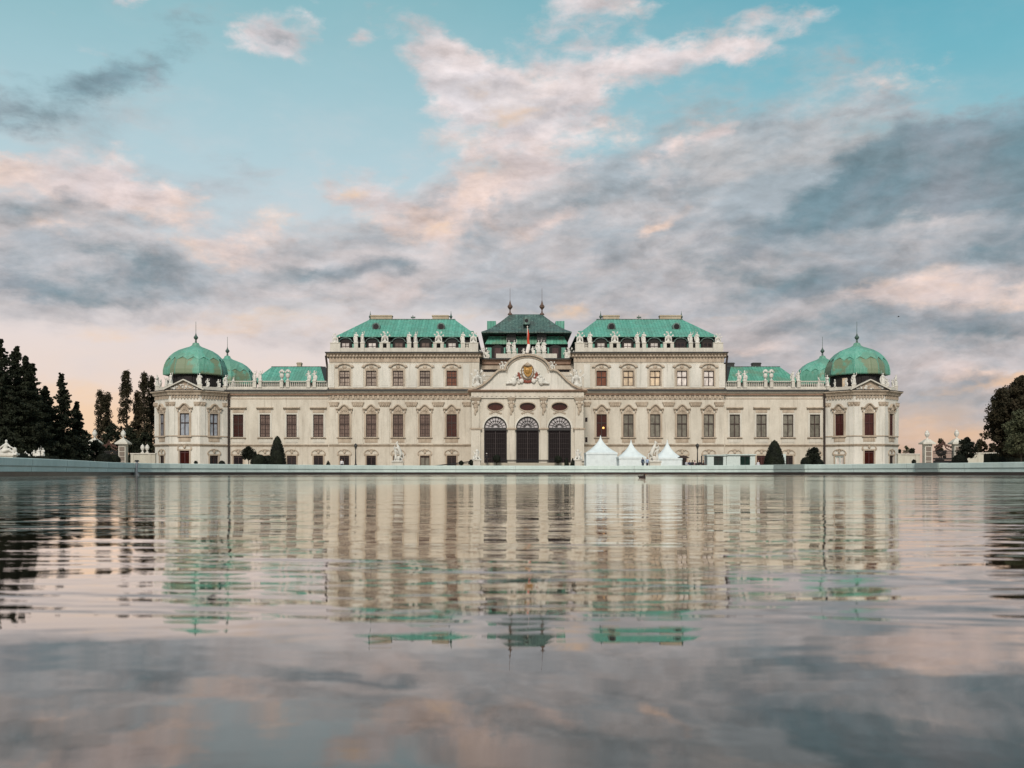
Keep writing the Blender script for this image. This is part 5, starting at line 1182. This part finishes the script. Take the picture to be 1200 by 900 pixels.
# ------------------------------------------------------------------ garden walls, gates
GW = mat('garden_wall_render', stone((.50, .49, .42), (.42, .40, .34), (.26, .22, .18), spot=.5))
def gwall(px0, px1, D, ytop, label, m=GW):
    x0, x1 = Xp(px0, D), Xp(px1, D); h = Zp(ytop, D)
    o = MB().box(x0, x1, D, D + .5, GZ, h - .2)
    for k in range(int((x1 - x0) / 3.2) + 1): xx = min(x1 - .3, x0 + .3 + k * 3.2); o.box(xx - .25, xx + .25, D - .08, D, GZ, h - .2)
    w = part('garden_wall', o, m); part('coping', MB().box(x0 - .05, x1 + .05, D - .15, D + .65, h - .2, h), PARAPET, w); return tag(w, label, 'wall')
gwall(56, 105, 186, 529.5, 'pale garden wall behind the lone spruce at the left')
gwall(153, 182, 190, 531, 'pale garden wall carrying two urns beside the left tower')
gwall(1052, 1078, 190, 531.5, 'cream garden wall between the palace and the right gate')
gwall(1125, 1236, 190, 530.3, 'cream garden wall running behind the big right tree')
gwall(-60, 56, 188, 531, 'pale garden wall behind the dark conifers at the far left')
def pillar(px, D, ytop_cap, label, hw=.65, side=0):
    t = empty('gate_pillar', (Xp(px, D), D, GZ), label, 'gate pillar', 'gate pillars with urns'); h = Zp(ytop_cap, D) - GZ; zc = Zp(520, D) - GZ
    part('shaft', MB().box(-hw, hw, -hw, hw, 0, zc - .1).box(-hw - .12, hw + .12, -hw - .12, hw + .12, 0, .5), PARAPET, t)
    bd = MB()
    for k in range(4): z = .8 + k * (zc - 1.2) / 4; bd.box(-hw * .7, hw * .7, -hw - .12, -hw - .002, z, z + (zc - 1.2) / 4 - .18)
    part('rusticated_panel', bd, mat('brown_grey_stone', stone((.20, .165, .14), (.15, .12, .10), None)), t)
    part('cap', MB().box(-hw - .5, hw + .5, -hw - .5, hw + .5, zc - .1, zc + .2).frustum((-hw-.4, hw+.4, -hw-.4, hw+.4), zc + .2, (-.4, .4, -.4, .4), h + .02), PARAPET, t)
    link('urn', cached('urn', lambda: urn_mb().mesh('urn', SCULPT, True)), t, (0, 0, h), 0, (.88, .88, .84))
    return t
pillar(111, 190, 514.5, 'stone gate pillar with urn, half hidden by a round clipped tree')
pillar(144.5, 190, 514.8, 'stone gate pillar with urn between left wall and low bushes')
pillar(1086.5, 190, 515, 'stone gate pillar with urn and brown panel, left of the right iron gate')
pillar(1121, 190, 514.5, 'stone gate pillar with urn, right of the right iron gate')
def iron_gate(px0, px1, D, ytop, label):
    x0, x1 = Xp(px0, D), Xp(px1, D); w = (x1 - x0) / 2; h = Zp(ytop, D) - GZ; t = empty('iron_gate', ((x0 + x1) / 2, D, GZ), label, 'gate')
    for s_ in (-1, 1):
        mb = MB(); a, b = sorted((s_ * .04, s_ * w)); n_ = int((b - a) / .11)
        for i in range(n_ + 1): x = a + (b - a) * i / n_; mb.tube([(x, 0, .1), (x, 0, h - .5 + .3 * math.sin(math.pi * i / n_ + (0 if s_ > 0 else 0)))], .028, 5)
        for z in (.15, .9, 1.1, h - 1.0, h - .7): mb.box(a, b, -.04, .04, z, z + .09)
        for i in range(7): x = a + (b - a) * (i + .5) / 7; mb.lathe([(.18, -.02), (.18, .02)], 8, (0, 0), 0, Matrix.Translation((x, 0, h * .5)) @ Matrix.Rotation(R(90), 4, 'X'))
        mb.box(a, b, .03, .05, .1, h * .42)
        part('gate_leaf', mb, IRON, t)
    cr_ = MB(); cr_.tube([(-w * .8, 0, h - .5), (-w * .3, 0, h), (0, 0, h + 1.4), (w * .3, 0, h), (w * .8, 0, h - .5)], [.08, .12, .2, .12, .08], 6)
    for i in range(9): u = -1 + i / 4; cr_.ball((u * w * .8, 0, h + .15 + .6 * (1 - abs(u))), (.2, .08, .24), 6)
    part('crest', cr_, mat('rusty_iron', plain((.07, .03, .022), .7)), t)
iron_gate(1093.5, 1116.5, 190, 525, 'black iron gate leaves with a pointed crest between the right-hand pillars')
iron_gate(116, 139.5, 190, 525, 'black iron gate behind low bushes between the left-hand pillars')
for px, lb in ((166.5, 'left one of two small urns on the wall by the left tower'), (172, 'right one of two small urns on the wall by the left tower')):
    o = empty('urn', (Xp(px, 190), 190.25, Zp(531, 190)), lb, 'urn', 'urns on the garden wall')
    part('foot', MB().box(-.3, .3, -.25, .25, -.0, .1), PARAPET, o); link('vessel', _cache['urn'], o, (0, 0, .1), 0, (.78, .6, .75))
# ------------------------------------------------------------------ sculptures in the garden
def reclining():
    mb = MB(); limb(mb, [(.0, 0, .35), (.35, 0, .75), (.5, 0, 1.25)], [.34, .3, .27]); limb(mb, [(.5, 0, 1.35), (.5, -.02, 1.52)], [.1, .1]); mb.ball((.5, -.03, 1.68), (.16, .18, .21), 10)
    limb(mb, [(.1, -.1, .4), (.95, -.2, .62), (1.5, -.2, .2)], [.27, .2, .12]); limb(mb, [(.1, .15, .3), (1.0, .1, .3), (1.8, 0, .2)], [.25, .18, .12]); limb(mb, [(.3, -.2, 1.2), (-.15, -.3, .85), (-.45, -.25, .35)], [.13, .11, .09]); limb(mb, [(.72, 0, 1.2), (1.1, -.2, .95), (1.5, -.15, .75)], [.12, .1, .08])
    mb.ball((1.55, 0, .55), (.3, .25, .38), 8); mb.ball((-.2, .1, .3), (.5, .4, .35), 8); mb.box(-.8, 2.0, -.5, .5, -.1, .12)
    return mb
def on_plinth(name, px, D, ybase, mesh_, label, cat, w, s_=1., rz=0, group=None, d=.8):
    zb = Zp(ybase, D) - GZ; t = empty(name, (Xp(px, D), D, GZ), label, cat, group)
    part('plinth', MB().box(-w/2, w/2, -d/2, d/2, 0, zb - .12).box(-w/2 - .1, w/2 + .1, -d/2 - .1, d/2 + .1, zb - .12, zb).box(-w/2 - .1, w/2 + .1, -d/2 - .1, d/2 + .1, 0, .2), PARAPET, t)
    link('figure', mesh_, t, (0, 0, zb + .05), rz, s_); return t
on_plinth('reclining_statue', 3, 104, 533, remeshed(reclining(), 'figure', SCULPT, .04), 'white reclining stone figure at the left edge above the hedge', 'statue', 2.4, .78)
G2 = 'small white sculptures before the dark conifers'
on_plinth('garden_statue', 28, 116, 535.5, remeshed(reclining(), 'figure', SCULPT, .05), 'low white lying sculpture right of the reclining figure', 'statue', 1.6, (.38, .4, .32), 0, G2)
on_plinth('garden_statue', 40, 118, 536, ST['putto'], 'white child sculpture beside the low lying one', 'statue', .6, (.6, .6, .48), .4, G2)
on_plinth('garden_statue', 45.5, 118, 537, ST['robed_a'], 'thin white standing sculpture, third from the left edge group', 'statue', .6, (.55, .55, .6), .4, G2)
on_plinth('garden_statue', 50.5, 118, 537, ST['robed_b'], 'white standing sculpture with staff next to the thin one', 'statue', .6, (.7, .6, .6), -.4, G2)
on_plinth('garden_statue', 88, 186.3, 530, ST['putto'], 'small white sculpture above the wall left of the clipped gate tree', 'statue', 1.2, (1.0, 1, .8), 0, G2)
on_plinth('garden_statue', 98, 186.3, 529, ST['trophy'], 'wide greenish white sculpture above the wall beside the clipped gate tree', 'statue', 1.6, (1.3, 1, .95), 0, G2)
def horse_tamer(flip=1):
    mb = MB(); f = flip
    # rearing horse
    limb(mb, [(f*.55, .1, 1.1), (f*.35, .1, 1.55), (f*.1, .1, 2.0)], [.34, .33, .30]); limb(mb, [(f*.05, .1, 2.1), (-f*.1, .1, 2.5), (-f*.05, .1, 2.75)], [.24, .17, .14]); limb(mb, [(-f*.05, .1, 2.8), (-f*.42, .1, 2.55)], [.13, .08])
    limb(mb, [(f*.6, 0, 1.0), (f*.42, -.05, .62), (f*.72, -.05, .4), (f*.62, -.05, .05)], [.24, .13, .09, .08]); limb(mb, [(f*.65, .25, 1.0), (f*.6, .3, .6), (f*.85, .3, .38), (f*.8, .3, .05)], [.24, .13, .09, .08])
    limb(mb, [(0, -.02, 1.9), (-f*.45, -.05, 1.9), (-f*.5, -.05, 1.5)], [.15, .09, .07]); limb(mb, [(0, .25, 1.85), (-f*.5, .3, 2.05), (-f*.7, .3, 1.75)], [.15, .09, .07]); limb(mb, [(f*.75, .1, 1.15), (f*1.05, .15, 1.0), (f*1.1, .15, .4)], [.1, .14, .08])
    # man
    limb(mb, [(-f*.5, -.35, .06), (-f*.42, -.35, .5), (-f*.35, -.3, .95)], [.1, .13, .17]); limb(mb, [(-f*.1, -.35, .06), (-f*.2, -.4, .5), (-f*.28, -.3, .95)], [.1, .13, .17]); limb(mb, [(-f*.32, -.3, 1.0), (-f*.34, -.3, 1.45)], [.2, .24]); limb(mb, [(-f*.34, -.3, 1.6), (-f*.34, -.3, 1.72)], [.08, .08]); mb.ball((-f*.34, -.32, 1.85), (.13, .14, .17), 10)
    limb(mb, [(-f*.5, -.3, 1.5), (-f*.7, -.3, 1.85), (-f*.5, -.2, 2.3)], [.1, .08, .06]); limb(mb, [(-f*.12, -.3, 1.5), (f*.1, -.35, 1.25), (f*.1, -.4, .95)], [.1, .08, .06]); mb.box(-1, 1, -.6, .6, -.1, .1); mb.ball((f*.1, 0, .4), (.4, .4, .4), 8)
    return mb
on_plinth('horse_tamer_statue', 466, 140, 541, remeshed(horse_tamer(1), 'figure', SCULPT, .04), 'white statue of a man with a rearing horse before the left half of the palace', 'statue', 1.5, (.72, .9, .93), 0, 'horse tamer statues')
on_plinth('horse_tamer_statue', 767.5, 140, 541, remeshed(horse_tamer(-1), 'figure', SCULPT, .04), 'white statue of a man with a rearing horse between two pointed tents', 'statue', 1.5, (.8, .9, .95), 0, 'horse tamer statues')
def sphinx():
    mb = MB(); limb(mb, [(0, .5, .45), (0, -.05, .5)], [.36, .3]); limb(mb, [(0, -.1, .6), (0, -.2, 1.1)], [.26, .2]); mb.ball((0, -.25, 1.36), (.17, .18, .22), 10); mb.ball((0, -.12, 1.42), (.24, .16, .22), 10)
    for s_ in (-1, 1): limb(mb, [(s_*.22, -.2, .4), (s_*.24, -.75, .15)], [.15, .11]); limb(mb, [(s_*.3, .5, .35), (s_*.36, .2, .15)], [.2, .12]); limb(mb, [(s_*.2, .1, .9), (s_*.42, .35, 1.3)], [.12, .05])
    mb.box(-.5, .5, -.9, .9, -.06, .1); return mb
SPH = remeshed(sphinx(), 'figure', SCULPT, .035)
on_plinth('sphinx_statue', 558.8, 166, 539, SPH, 'white crouching sculpture on a plinth before the left porch pier', 'statue', 1.1, (1.15, 1, 1.0), .3, 'crouching sculptures by the porch', 1.6)
on_plinth('sphinx_statue', 677.5, 166, 539, SPH, 'white crouching sculpture on a plinth before the right porch pier', 'statue', 1.1, (1.15, 1, 1.0), -.3, 'crouching sculptures by the porch', 1.6)
# ------------------------------------------------------------------ lamps
def lamp(px, D, label):
    t = empty('street_lamp', (Xp(px, D), D, GZ), label, 'street lamp', 'black lamps on the forecourt'); h = Zp(519.3, D) - GZ
    part('post', MB().lathe([(.34, 0), (.34, .25), (.2, .4), (.26, .7), (.13, .95), (.1, 2), (.075, h - 1.1), (.13, h - 1.0), (.05, h - .95)], 12), IRON, t)
    part('lantern', MB().lathe([(.14, h - .95), (.30, h - .45), (.3, h - .42)], 6), mat('smoked_lamp_glass', pane((.05, .05, .05))), t)
    part('hood', MB().lathe([(.36, h - .42), (.34, h - .36), (.12, h - .16), (.05, h - .1), (.03, h)], 6), IRON, t)
lamp(416.8, 176, 'black lamp post before the left half of the palace'); lamp(817.3, 176, 'black lamp post beside the white kiosks on the right')
# ------------------------------------------------------------------ tents
def tent(px0, px1, D, ypeak, yeave, label, seed):
    x0, x1 = Xp(px0, D), Xp(px1, D); w = (x1 - x0) / 2; he = Zp(yeave, D) - GZ; hp = Zp(ypeak, D) - GZ; t = empty('pagoda_tent', ((x0+x1)/2, D + w, GZ), label, 'tent', 'white pointed tents')
    mb = MB(); n_ = 14; vs = []; fs = []; seg = 24
    for j in range(n_ + 1):
        u = j / n_; sc = (1 - u) ** 1.75 * .97 + .028
        for k in range(seg):
            a = math.pi/4 + 2 * math.pi * k / seg; r = 1 / max(abs(math.cos(a)), abs(math.sin(a))); rr = (1 - u) * r + u * 1.0
            sag = -.05 * math.sin(math.pi * u) * w if False else 0
            vs.append((math.cos(a) * rr * w * sc, math.sin(a) * rr * w * sc, he + (hp - he) * u))
    for j in range(n_):
        for k in range(seg): fs.append((j*seg + k, j*seg + (k+1) % seg, (j+1)*seg + (k+1) % seg, (j+1)*seg + k))
    fs.append(tuple(range(n_*seg, (n_+1)*seg))); mb.add(vs, fs); part('canopy', mb, CANVAS, t, True)
    g = random.Random(seed)
    for (nx, ny) in ((0, -1), (-1, 0), (1, 0), (0, 1)):
        v = MB(); N_ = 24; vv = []; ff = []
        for i in range(N_ + 1):
            s_ = -w + 2 * w * i / N_; off = w - .05 + .018 * math.sin(i * 1.7 + seed) * (0 if i in (0, N_) else 1)
            for z in (.03, he - .02): vv.append((s_ if ny else nx * off, ny * off if ny else s_, z))
        for i in range(N_): ff.append((2*i, 2*i+2, 2*i+3, 2*i+1))
        part('side_wall', v.add(vv, ff), CANVAS, t)
        part('valance', MB().box(*( (-w, w) if ny else sorted((nx*(w-.0), nx*(w+.05))) ), *( sorted((ny*w, ny*(w+.05))) if ny else (-w, w) ), he - .3, he + .02), CANVAS, t)
    for sx in (-1, 1):
        for sy in (-1, 1): part('pole', MB().tube([(sx*(w-.1), sy*(w-.1), 0), (sx*(w-.1), sy*(w-.1), he)], .05, 6), mat('aluminium', plain((.5, .5, .5), .4, .8)), t)
    part('pole', MB().tube([(0, 0, he), (0, 0, hp + .12)], .045, 6), MATS['aluminium'], t)
tent(687, 723.5, 172.5, 510, 530.5, 'white pointed tent nearest the porch, broadest of the three', 1)
tent(725.5, 757, 166, 515, 535.5, 'white pointed tent in the middle, left of the horse statue', 2)
tent(769, 799.5, 166, 515, 536.5, 'white pointed tent right of the horse statue', 3)
# kiosks
def kiosk(px0, px1, D, ytop, wins, label):
    x0, x1 = Xp(px0, D), Xp(px1, D); h = Zp(ytop, D) - GZ; cx = (x0 + x1) / 2; w = (x1 - x0) / 2; t = empty('kiosk', (cx, D, GZ), label, 'kiosk', 'white kiosks beside the tents')
    mb = MB(); hs = [(Xp(a, D) - cx, Xp(b, D) - cx, .35, h - .3) for a, b in wins]
    wall_holes(mb, -w, w, 0, h - .12, hs, .2)
    mb.add([(-w,0,0), (w,0,0), (w,2.6,0), (-w,2.6,0), (-w,0,h-.12), (w,0,h-.12), (w,2.6,h-.12), (-w,2.6,h-.12)], [(1,2,6,5), (2,3,7,6), (3,0,4,7)])
    raw_part('wall', mb, KIOSKM, t)
    part('roof', MB().box(-w - .15, w + .15, -.25, 2.8, h - .12, h + .03), KIOSKM, t)
    for a, b, c, d in hs:
        f_ = part('window', MB().box(a, b, .1, .16, c, c + .06).box(a, b, .1, .16, d - .06, d).box((a+b)/2 - .04, (a+b)/2 + .04, .1, .16, c, d), IRON, t)
        part('pane', MB().box(a, b, .17, .19, c, d), mat('dark_green_glass', pane((.02, .04, .035))), f_)
        part('shutter', MB().box(a - .08, b + .08, -.55, -.5, d + .0, d + .06), IRON, f_)
kiosk(829, 851, 160, 533, [(836.5, 847.5)], 'white kiosk with a dark window next to the black lamp post')
kiosk(851.5, 885, 160, 532.5, [(867.5, 879)], 'longer white kiosk with a dark window beside the red door')
o = tag(part('white_panel', MB().box(-.5, .5, -.06, .06, 0, Zp(532, 160) - GZ).box(-.4, .4, .06, .5, 0, .08), KIOSKM, loc=(Xp(917, 160), 160, GZ)), 'narrow white panel standing right behind the yew cone', 'panel')
# dark parasol and posts by the cafe corner
t = empty('parasol', (Xp(801, 158), 158, GZ), 'dark closed-in parasol over the tables right of the last tent', 'parasol')
hq = Zp(533.5, 158) - GZ
part('canopy', MB().lathe([(.95, hq - .42), (.9, hq - .36), (.45, hq - .12), (.03, hq)], 8), mat('dark_brown_cloth', plain((.03, .015, .012), .9)), t); part('pole', MB().tube([(0, 0, 0), (0, 0, hq - .02)], .035, 6), IRON, t)
for px, lb in ((822.2, 'thin dark post right of the lamp post'), (827.2, 'thicker dark post at the corner of the first kiosk')):
    o = tag(part('post', MB().box(-.09, .09, -.09, .09, 0, Zp(534, 158) - GZ).box(-.2, .2, -.2, .2, 0, .08), IRON, loc=(Xp(px, 158), 158, GZ)), lb, 'post', 'dark posts by the kiosks')

# ------------------------------------------------------------------ people
def body_mb(pose='stand', grow=0., region='all'):
    """1.75 m adult facing -y; region picks what is covered"""
    mb = MB(); G = grow
    hip = .92 if pose != 'sit' else .48
    def L(pts, rad): limb(mb, pts, [r + G for r in rad], 8)
    if region in ('all', 'legs'):
        for s_ in (-1, 1):
            if pose == 'sit': pts = [(s_*.1, 0, hip), (s_*.12, -.42, hip), (s_*.13, -.42, .08)]
            else: pts = [(s_*.09, 0, hip), (s_*.11, -.02 - (.12 if s_ > 0 and pose == 'walk' else 0), .5), (s_*.12, .0 + (.16 if s_ < 0 and pose == 'walk' else 0) - (.1 if s_ > 0 and pose == 'walk' else 0), .08)]
            L(pts, [.095, .065, .042])
        mb.ball((0, 0, hip + .04), (.165 + G, .12 + G, .13 + G), 10)
    if region in ('all', 'feet'):
        for s_ in (-1, 1):
            fy = -.42 if pose == 'sit' else ((.16 if s_ < 0 else -.1) if pose == 'walk' else 0)
            L([(s_*.13, fy + .03, .05), (s_*.14, fy - .17, .035)], [.045, .033])
    if region in ('all', 'torso'):
        L([(0, 0, hip + .08), (0, 0, hip + .28)], [.13, .13]); mb.ball((0, 0, hip + .38), (.18 + G, .12 + G, .18 + G), 12); mb.ball((0, 0, hip + .1), (.155 + G, .115 + G, .12 + G), 10)
        for s_ in (-1, 1):
            el = (s_*.27, .02, hip + .2); wr = (s_*.25, -.12, hip - .02) if pose != 'sit' else (s_*.15, -.28, hip + .12)
            L([(s_*.18, 0, hip + .47), el, wr], [.058, .044, .032])
    if region == 'all':
        for s_ in (-1, 1):
            wr = Vector((s_*.25, -.12, hip - .02)) if pose != 'sit' else Vector((s_*.15, -.28, hip + .12)); d = Vector((0, -.3, -.95)).normalized() if pose != 'sit' else Vector((-s_*.3, -.9, -.25)).normalized()
            mb.ball(tuple(wr + d * .05), (.035, .04, .045), 8); side = d.cross(Vector((1, 0, 0))).normalized()
            for i, ln in enumerate((.075, .085, .08, .062)): q = wr + d*.075 + side * (i - 1.5) * .02; mb.tube([q, q + d*ln*.6, q + d*ln + Vector((-s_*.012, 0, 0))], [.009, .008, .006], 6)
            q = wr + d*.03 + side * -.035; mb.tube([q, q + d*.03 - side*.022, q + d*.06 - side*.026], [.011, .009, .007], 6)
        L([(0, 0, hip + .5), (0, -.01, hip + .62)], [.052, .05]); hc = hip + .725
        mb.ball((0, -.01, hc), (.077, .095, .115), 14); mb.ball((0, -.03, hc - .06), (.055, .065, .055), 8); mb.ball((0, -.108, hc - .015), (.013, .018, .024), 6); mb.ball((0, -.1, hc - .055), (.024, .01, .008), 6)
        for s_ in (-1, 1): mb.ball((s_*.08, 0, hc - .01), (.012, .02, .03), 6); mb.ball((s_*.03, -.098, hc + .008), (.013, .008, .008), 6)
    if region == 'hair':
        hc = hip + .725; mb.ball((0, .015, hc + .03), (.087, .098, .105), 12); mb.ball((0, .05, hc - .03), (.075, .06, .09), 8)
    if region == 'hat':
        hc = hip + .725; mb.ball((0, 0, hc + .09), (.095, .105, .075), 12); mb.lathe([(.16, hc + .07), (.16, hc + .085)], 16)
    return mb
PB = {}
def person(px, D, label, pose, shirt, trousers, hair, rz=0., z=GZ, hat=None, group=None, s_=1.):
    if pose not in PB: PB[pose] = {r: remeshed(body_mb(pose, g_, r), nm, SKIN, vx) for r, g_, nm, vx in (('all', 0, 'person', .016), ('legs', .014, 'trousers', .022), ('torso', .016, 'shirt', .022), ('feet', .012, 'shoes', .018), ('hair', 0, 'hair', .02), ('hat', 0, 'hat', .02))}
    o = link('person', PB[pose]['all'], None, (Xp(px, D), D, z), rz, s_); tag(o, label, 'person', group)
    def wear(nm, key, c):
        me = PB[pose][key].copy(); me.materials.clear(); me.materials.append(mat('cloth_%02x%02x%02x' % tuple(int(v*255) for v in c), plain(c, .85, 0, .2))); link(nm, me, o)
    wear('shirt', 'torso', shirt); wear('trousers', 'legs', trousers); wear('shoes', 'feet', (.02, .02, .02)); wear('hair', 'hair', hair)
    if hat: wear('hat', 'hat', hat)
    return o
BL = (.02, .015, .012)
person(570.3, 176.5, 'person in black with a white cap standing before the left arch', 'stand', (.012, .01, .012), (.012, .01, .012), BL, 2.9, Zp(543.6, 176.5), (.75, .72, .7), s_=1.02)
person(753.3, 158, 'person in a dark blue top, leftmost of three before the middle tent', 'stand', (.03, .05, .09), (.02, .03, .05), BL, .4)
person(758.6, 158, 'person in a light blue top, middle of three before the middle tent', 'walk', (.32, .42, .60), (.03, .03, .05), BL, -.5)
person(764.4, 158, 'person in black with red collar, beside the horse statue right of the tent', 'stand', (.03, .012, .014), (.015, .012, .016), BL, 3.0)
person(400.6, 176, 'person in a white shirt before a dark ground-floor window', 'stand', (.7, .7, .72), (.02, .02, .03), BL, .3, s_=.98)
sit = [(804.5, 'seated person in pale grey nearest the parasol', (.45, .45, .5)), (808.0, 'seated person in dark blue, second from the parasol', (.03, .04, .09)), (811.5, 'seated person in black, before the lamp post group', (.02, .02, .03)), (814.2, 'seated person in pale pink just left of the lamp post', (.5, .36, .38)), (820.0, 'seated person in black right of the lamp post', (.02, .015, .02)), (824.6, 'seated person in dark brown between the two posts', (.06, .03, .025))]
def chair(px, D, label, rz):
    t = empty('cafe_chair', (Xp(px, D), D, GZ), label, 'chair', 'cafe chairs near the tents', rz)
    part('seat', MB().box(-.22, .22, -.3, .2, .36, .4), IRON, t); part('backrest', MB().box(-.22, .22, .18, .22, .55, .9), IRON, t)
    for sx in (-1, 1):
        for sy in (-.28, .2): part('leg', MB().tube([(sx*.2, sy, 0), (sx*.2, sy, .37 if sy < 0 else .9)], .02, 6), IRON, t)
for i, (px, lb, c) in enumerate(sit):
    rz = (.8, -.6, 2.6, -2.2, .3, 1.2)[i]; chair(px, 156 + (i % 2) * 1.5, 'black cafe chair under the ' + lb, rz); person(px, 156 + (i % 2) * 1.5, lb, 'sit', c, (.02, .02, .03), BL, rz)
person(888.5, 158, 'person in white crouched low before the dark red door', 'sit', (.6, .6, .65), (.05, .07, .16), BL, .5, GZ, group=None)
chair(888.5, 158, 'black cafe chair before the dark red door', .5)

# ------------------------------------------------------------------ birds and small things
def bird(loc, rz, s_, label):
    b = MB(); b.tube([(0, -.2, 0), (0, -.12, .01), (0, 0, 0), (0, .16, .0), (0, .26, 0)], [.012, .04, .06, .035, .02], 8); b.ball((0, -.17, .015), .035, 8); b.add([(-.03, .2, 0), (.03, .2, 0), (.07, .36, 0), (-.07, .36, .01)], [(0, 1, 2, 3)])
    o = part('bird', b, mat('dark_feathers', plain((.015, .015, .018), .8)), loc=loc, rz=rz); o.scale = (s_,) * 3; tag(o, label, 'bird')
    for sx in (-1, 1): w = MB().add([(sx*.03, -.08, .02), (sx*.25, -.12, .14), (sx*.5, .02, .10), (sx*.28, .05, .13), (sx*.03, .08, .02), (sx*.03, -.08, .0), (sx*.25, -.12, .12), (sx*.5, .02, .09), (sx*.28, .05, .11), (sx*.03, .08, .0)], [(0,1,3,4), (1,2,3), (5,9,8,6), (6,8,7), (0,5,6,1), (1,6,7,2), (2,7,8,3), (3,8,9,4)]); part('wing', w, MATS['dark_feathers'], o)
bird((Xp(1053, 150), 150, Zp(371.2, 150)), 1.0, .75, 'small dark bird flying in the grey sky at the right')
D = 31.; dk = MB()
limb(dk, [(0, -.06, .035), (0, .07, .03)], [.065, .05]); limb(dk, [(-.02, -.07, .06), (-.03, -.1, .1)], [.028, .024]); dk.ball((-.03, -.11, .115), .032, 8); limb(dk, [(0, .08, .04), (0, .15, .07)], [.035, .015])
o = link('duck', remeshed(dk, 'duck', mat('brown_feathers', plain((.025, .016, .012), .8)), .01), None, (Xp(752.5, D), D, -.005), .9, .95); tag(o, 'small dark duck floating near the far rim below the middle tent', 'duck')
part('beak', MB().tube([(-.03, -.135, .11), (-.03, -.175, .105)], [.012, .008], 6), mat('dull_orange', plain((.25, .12, .03))), o)
D = CZ * F / 146; lf = MB(); lf.add([(-.007, 0, 0), (-.002, .008, .002), (.006, .002, .001), (.001, -.006, .003), (-.006, -.006, .0)], [(0, 1, 2, 3, 4)])
lf.add([(-.007, 0, -.0006), (-.002, .008, .0014), (.006, .002, .0004), (.001, -.006, .0024), (-.006, -.006, -.0006)], [(4, 3, 2, 1, 0)])
o = part('floating_leaf', lf, mat('dead_leaf', plain((.05, .045, .06), .7)), loc=(Xp(249, D), D, .001)); tag(o, 'tiny dark leaf floating on the near water at the left', 'leaf')
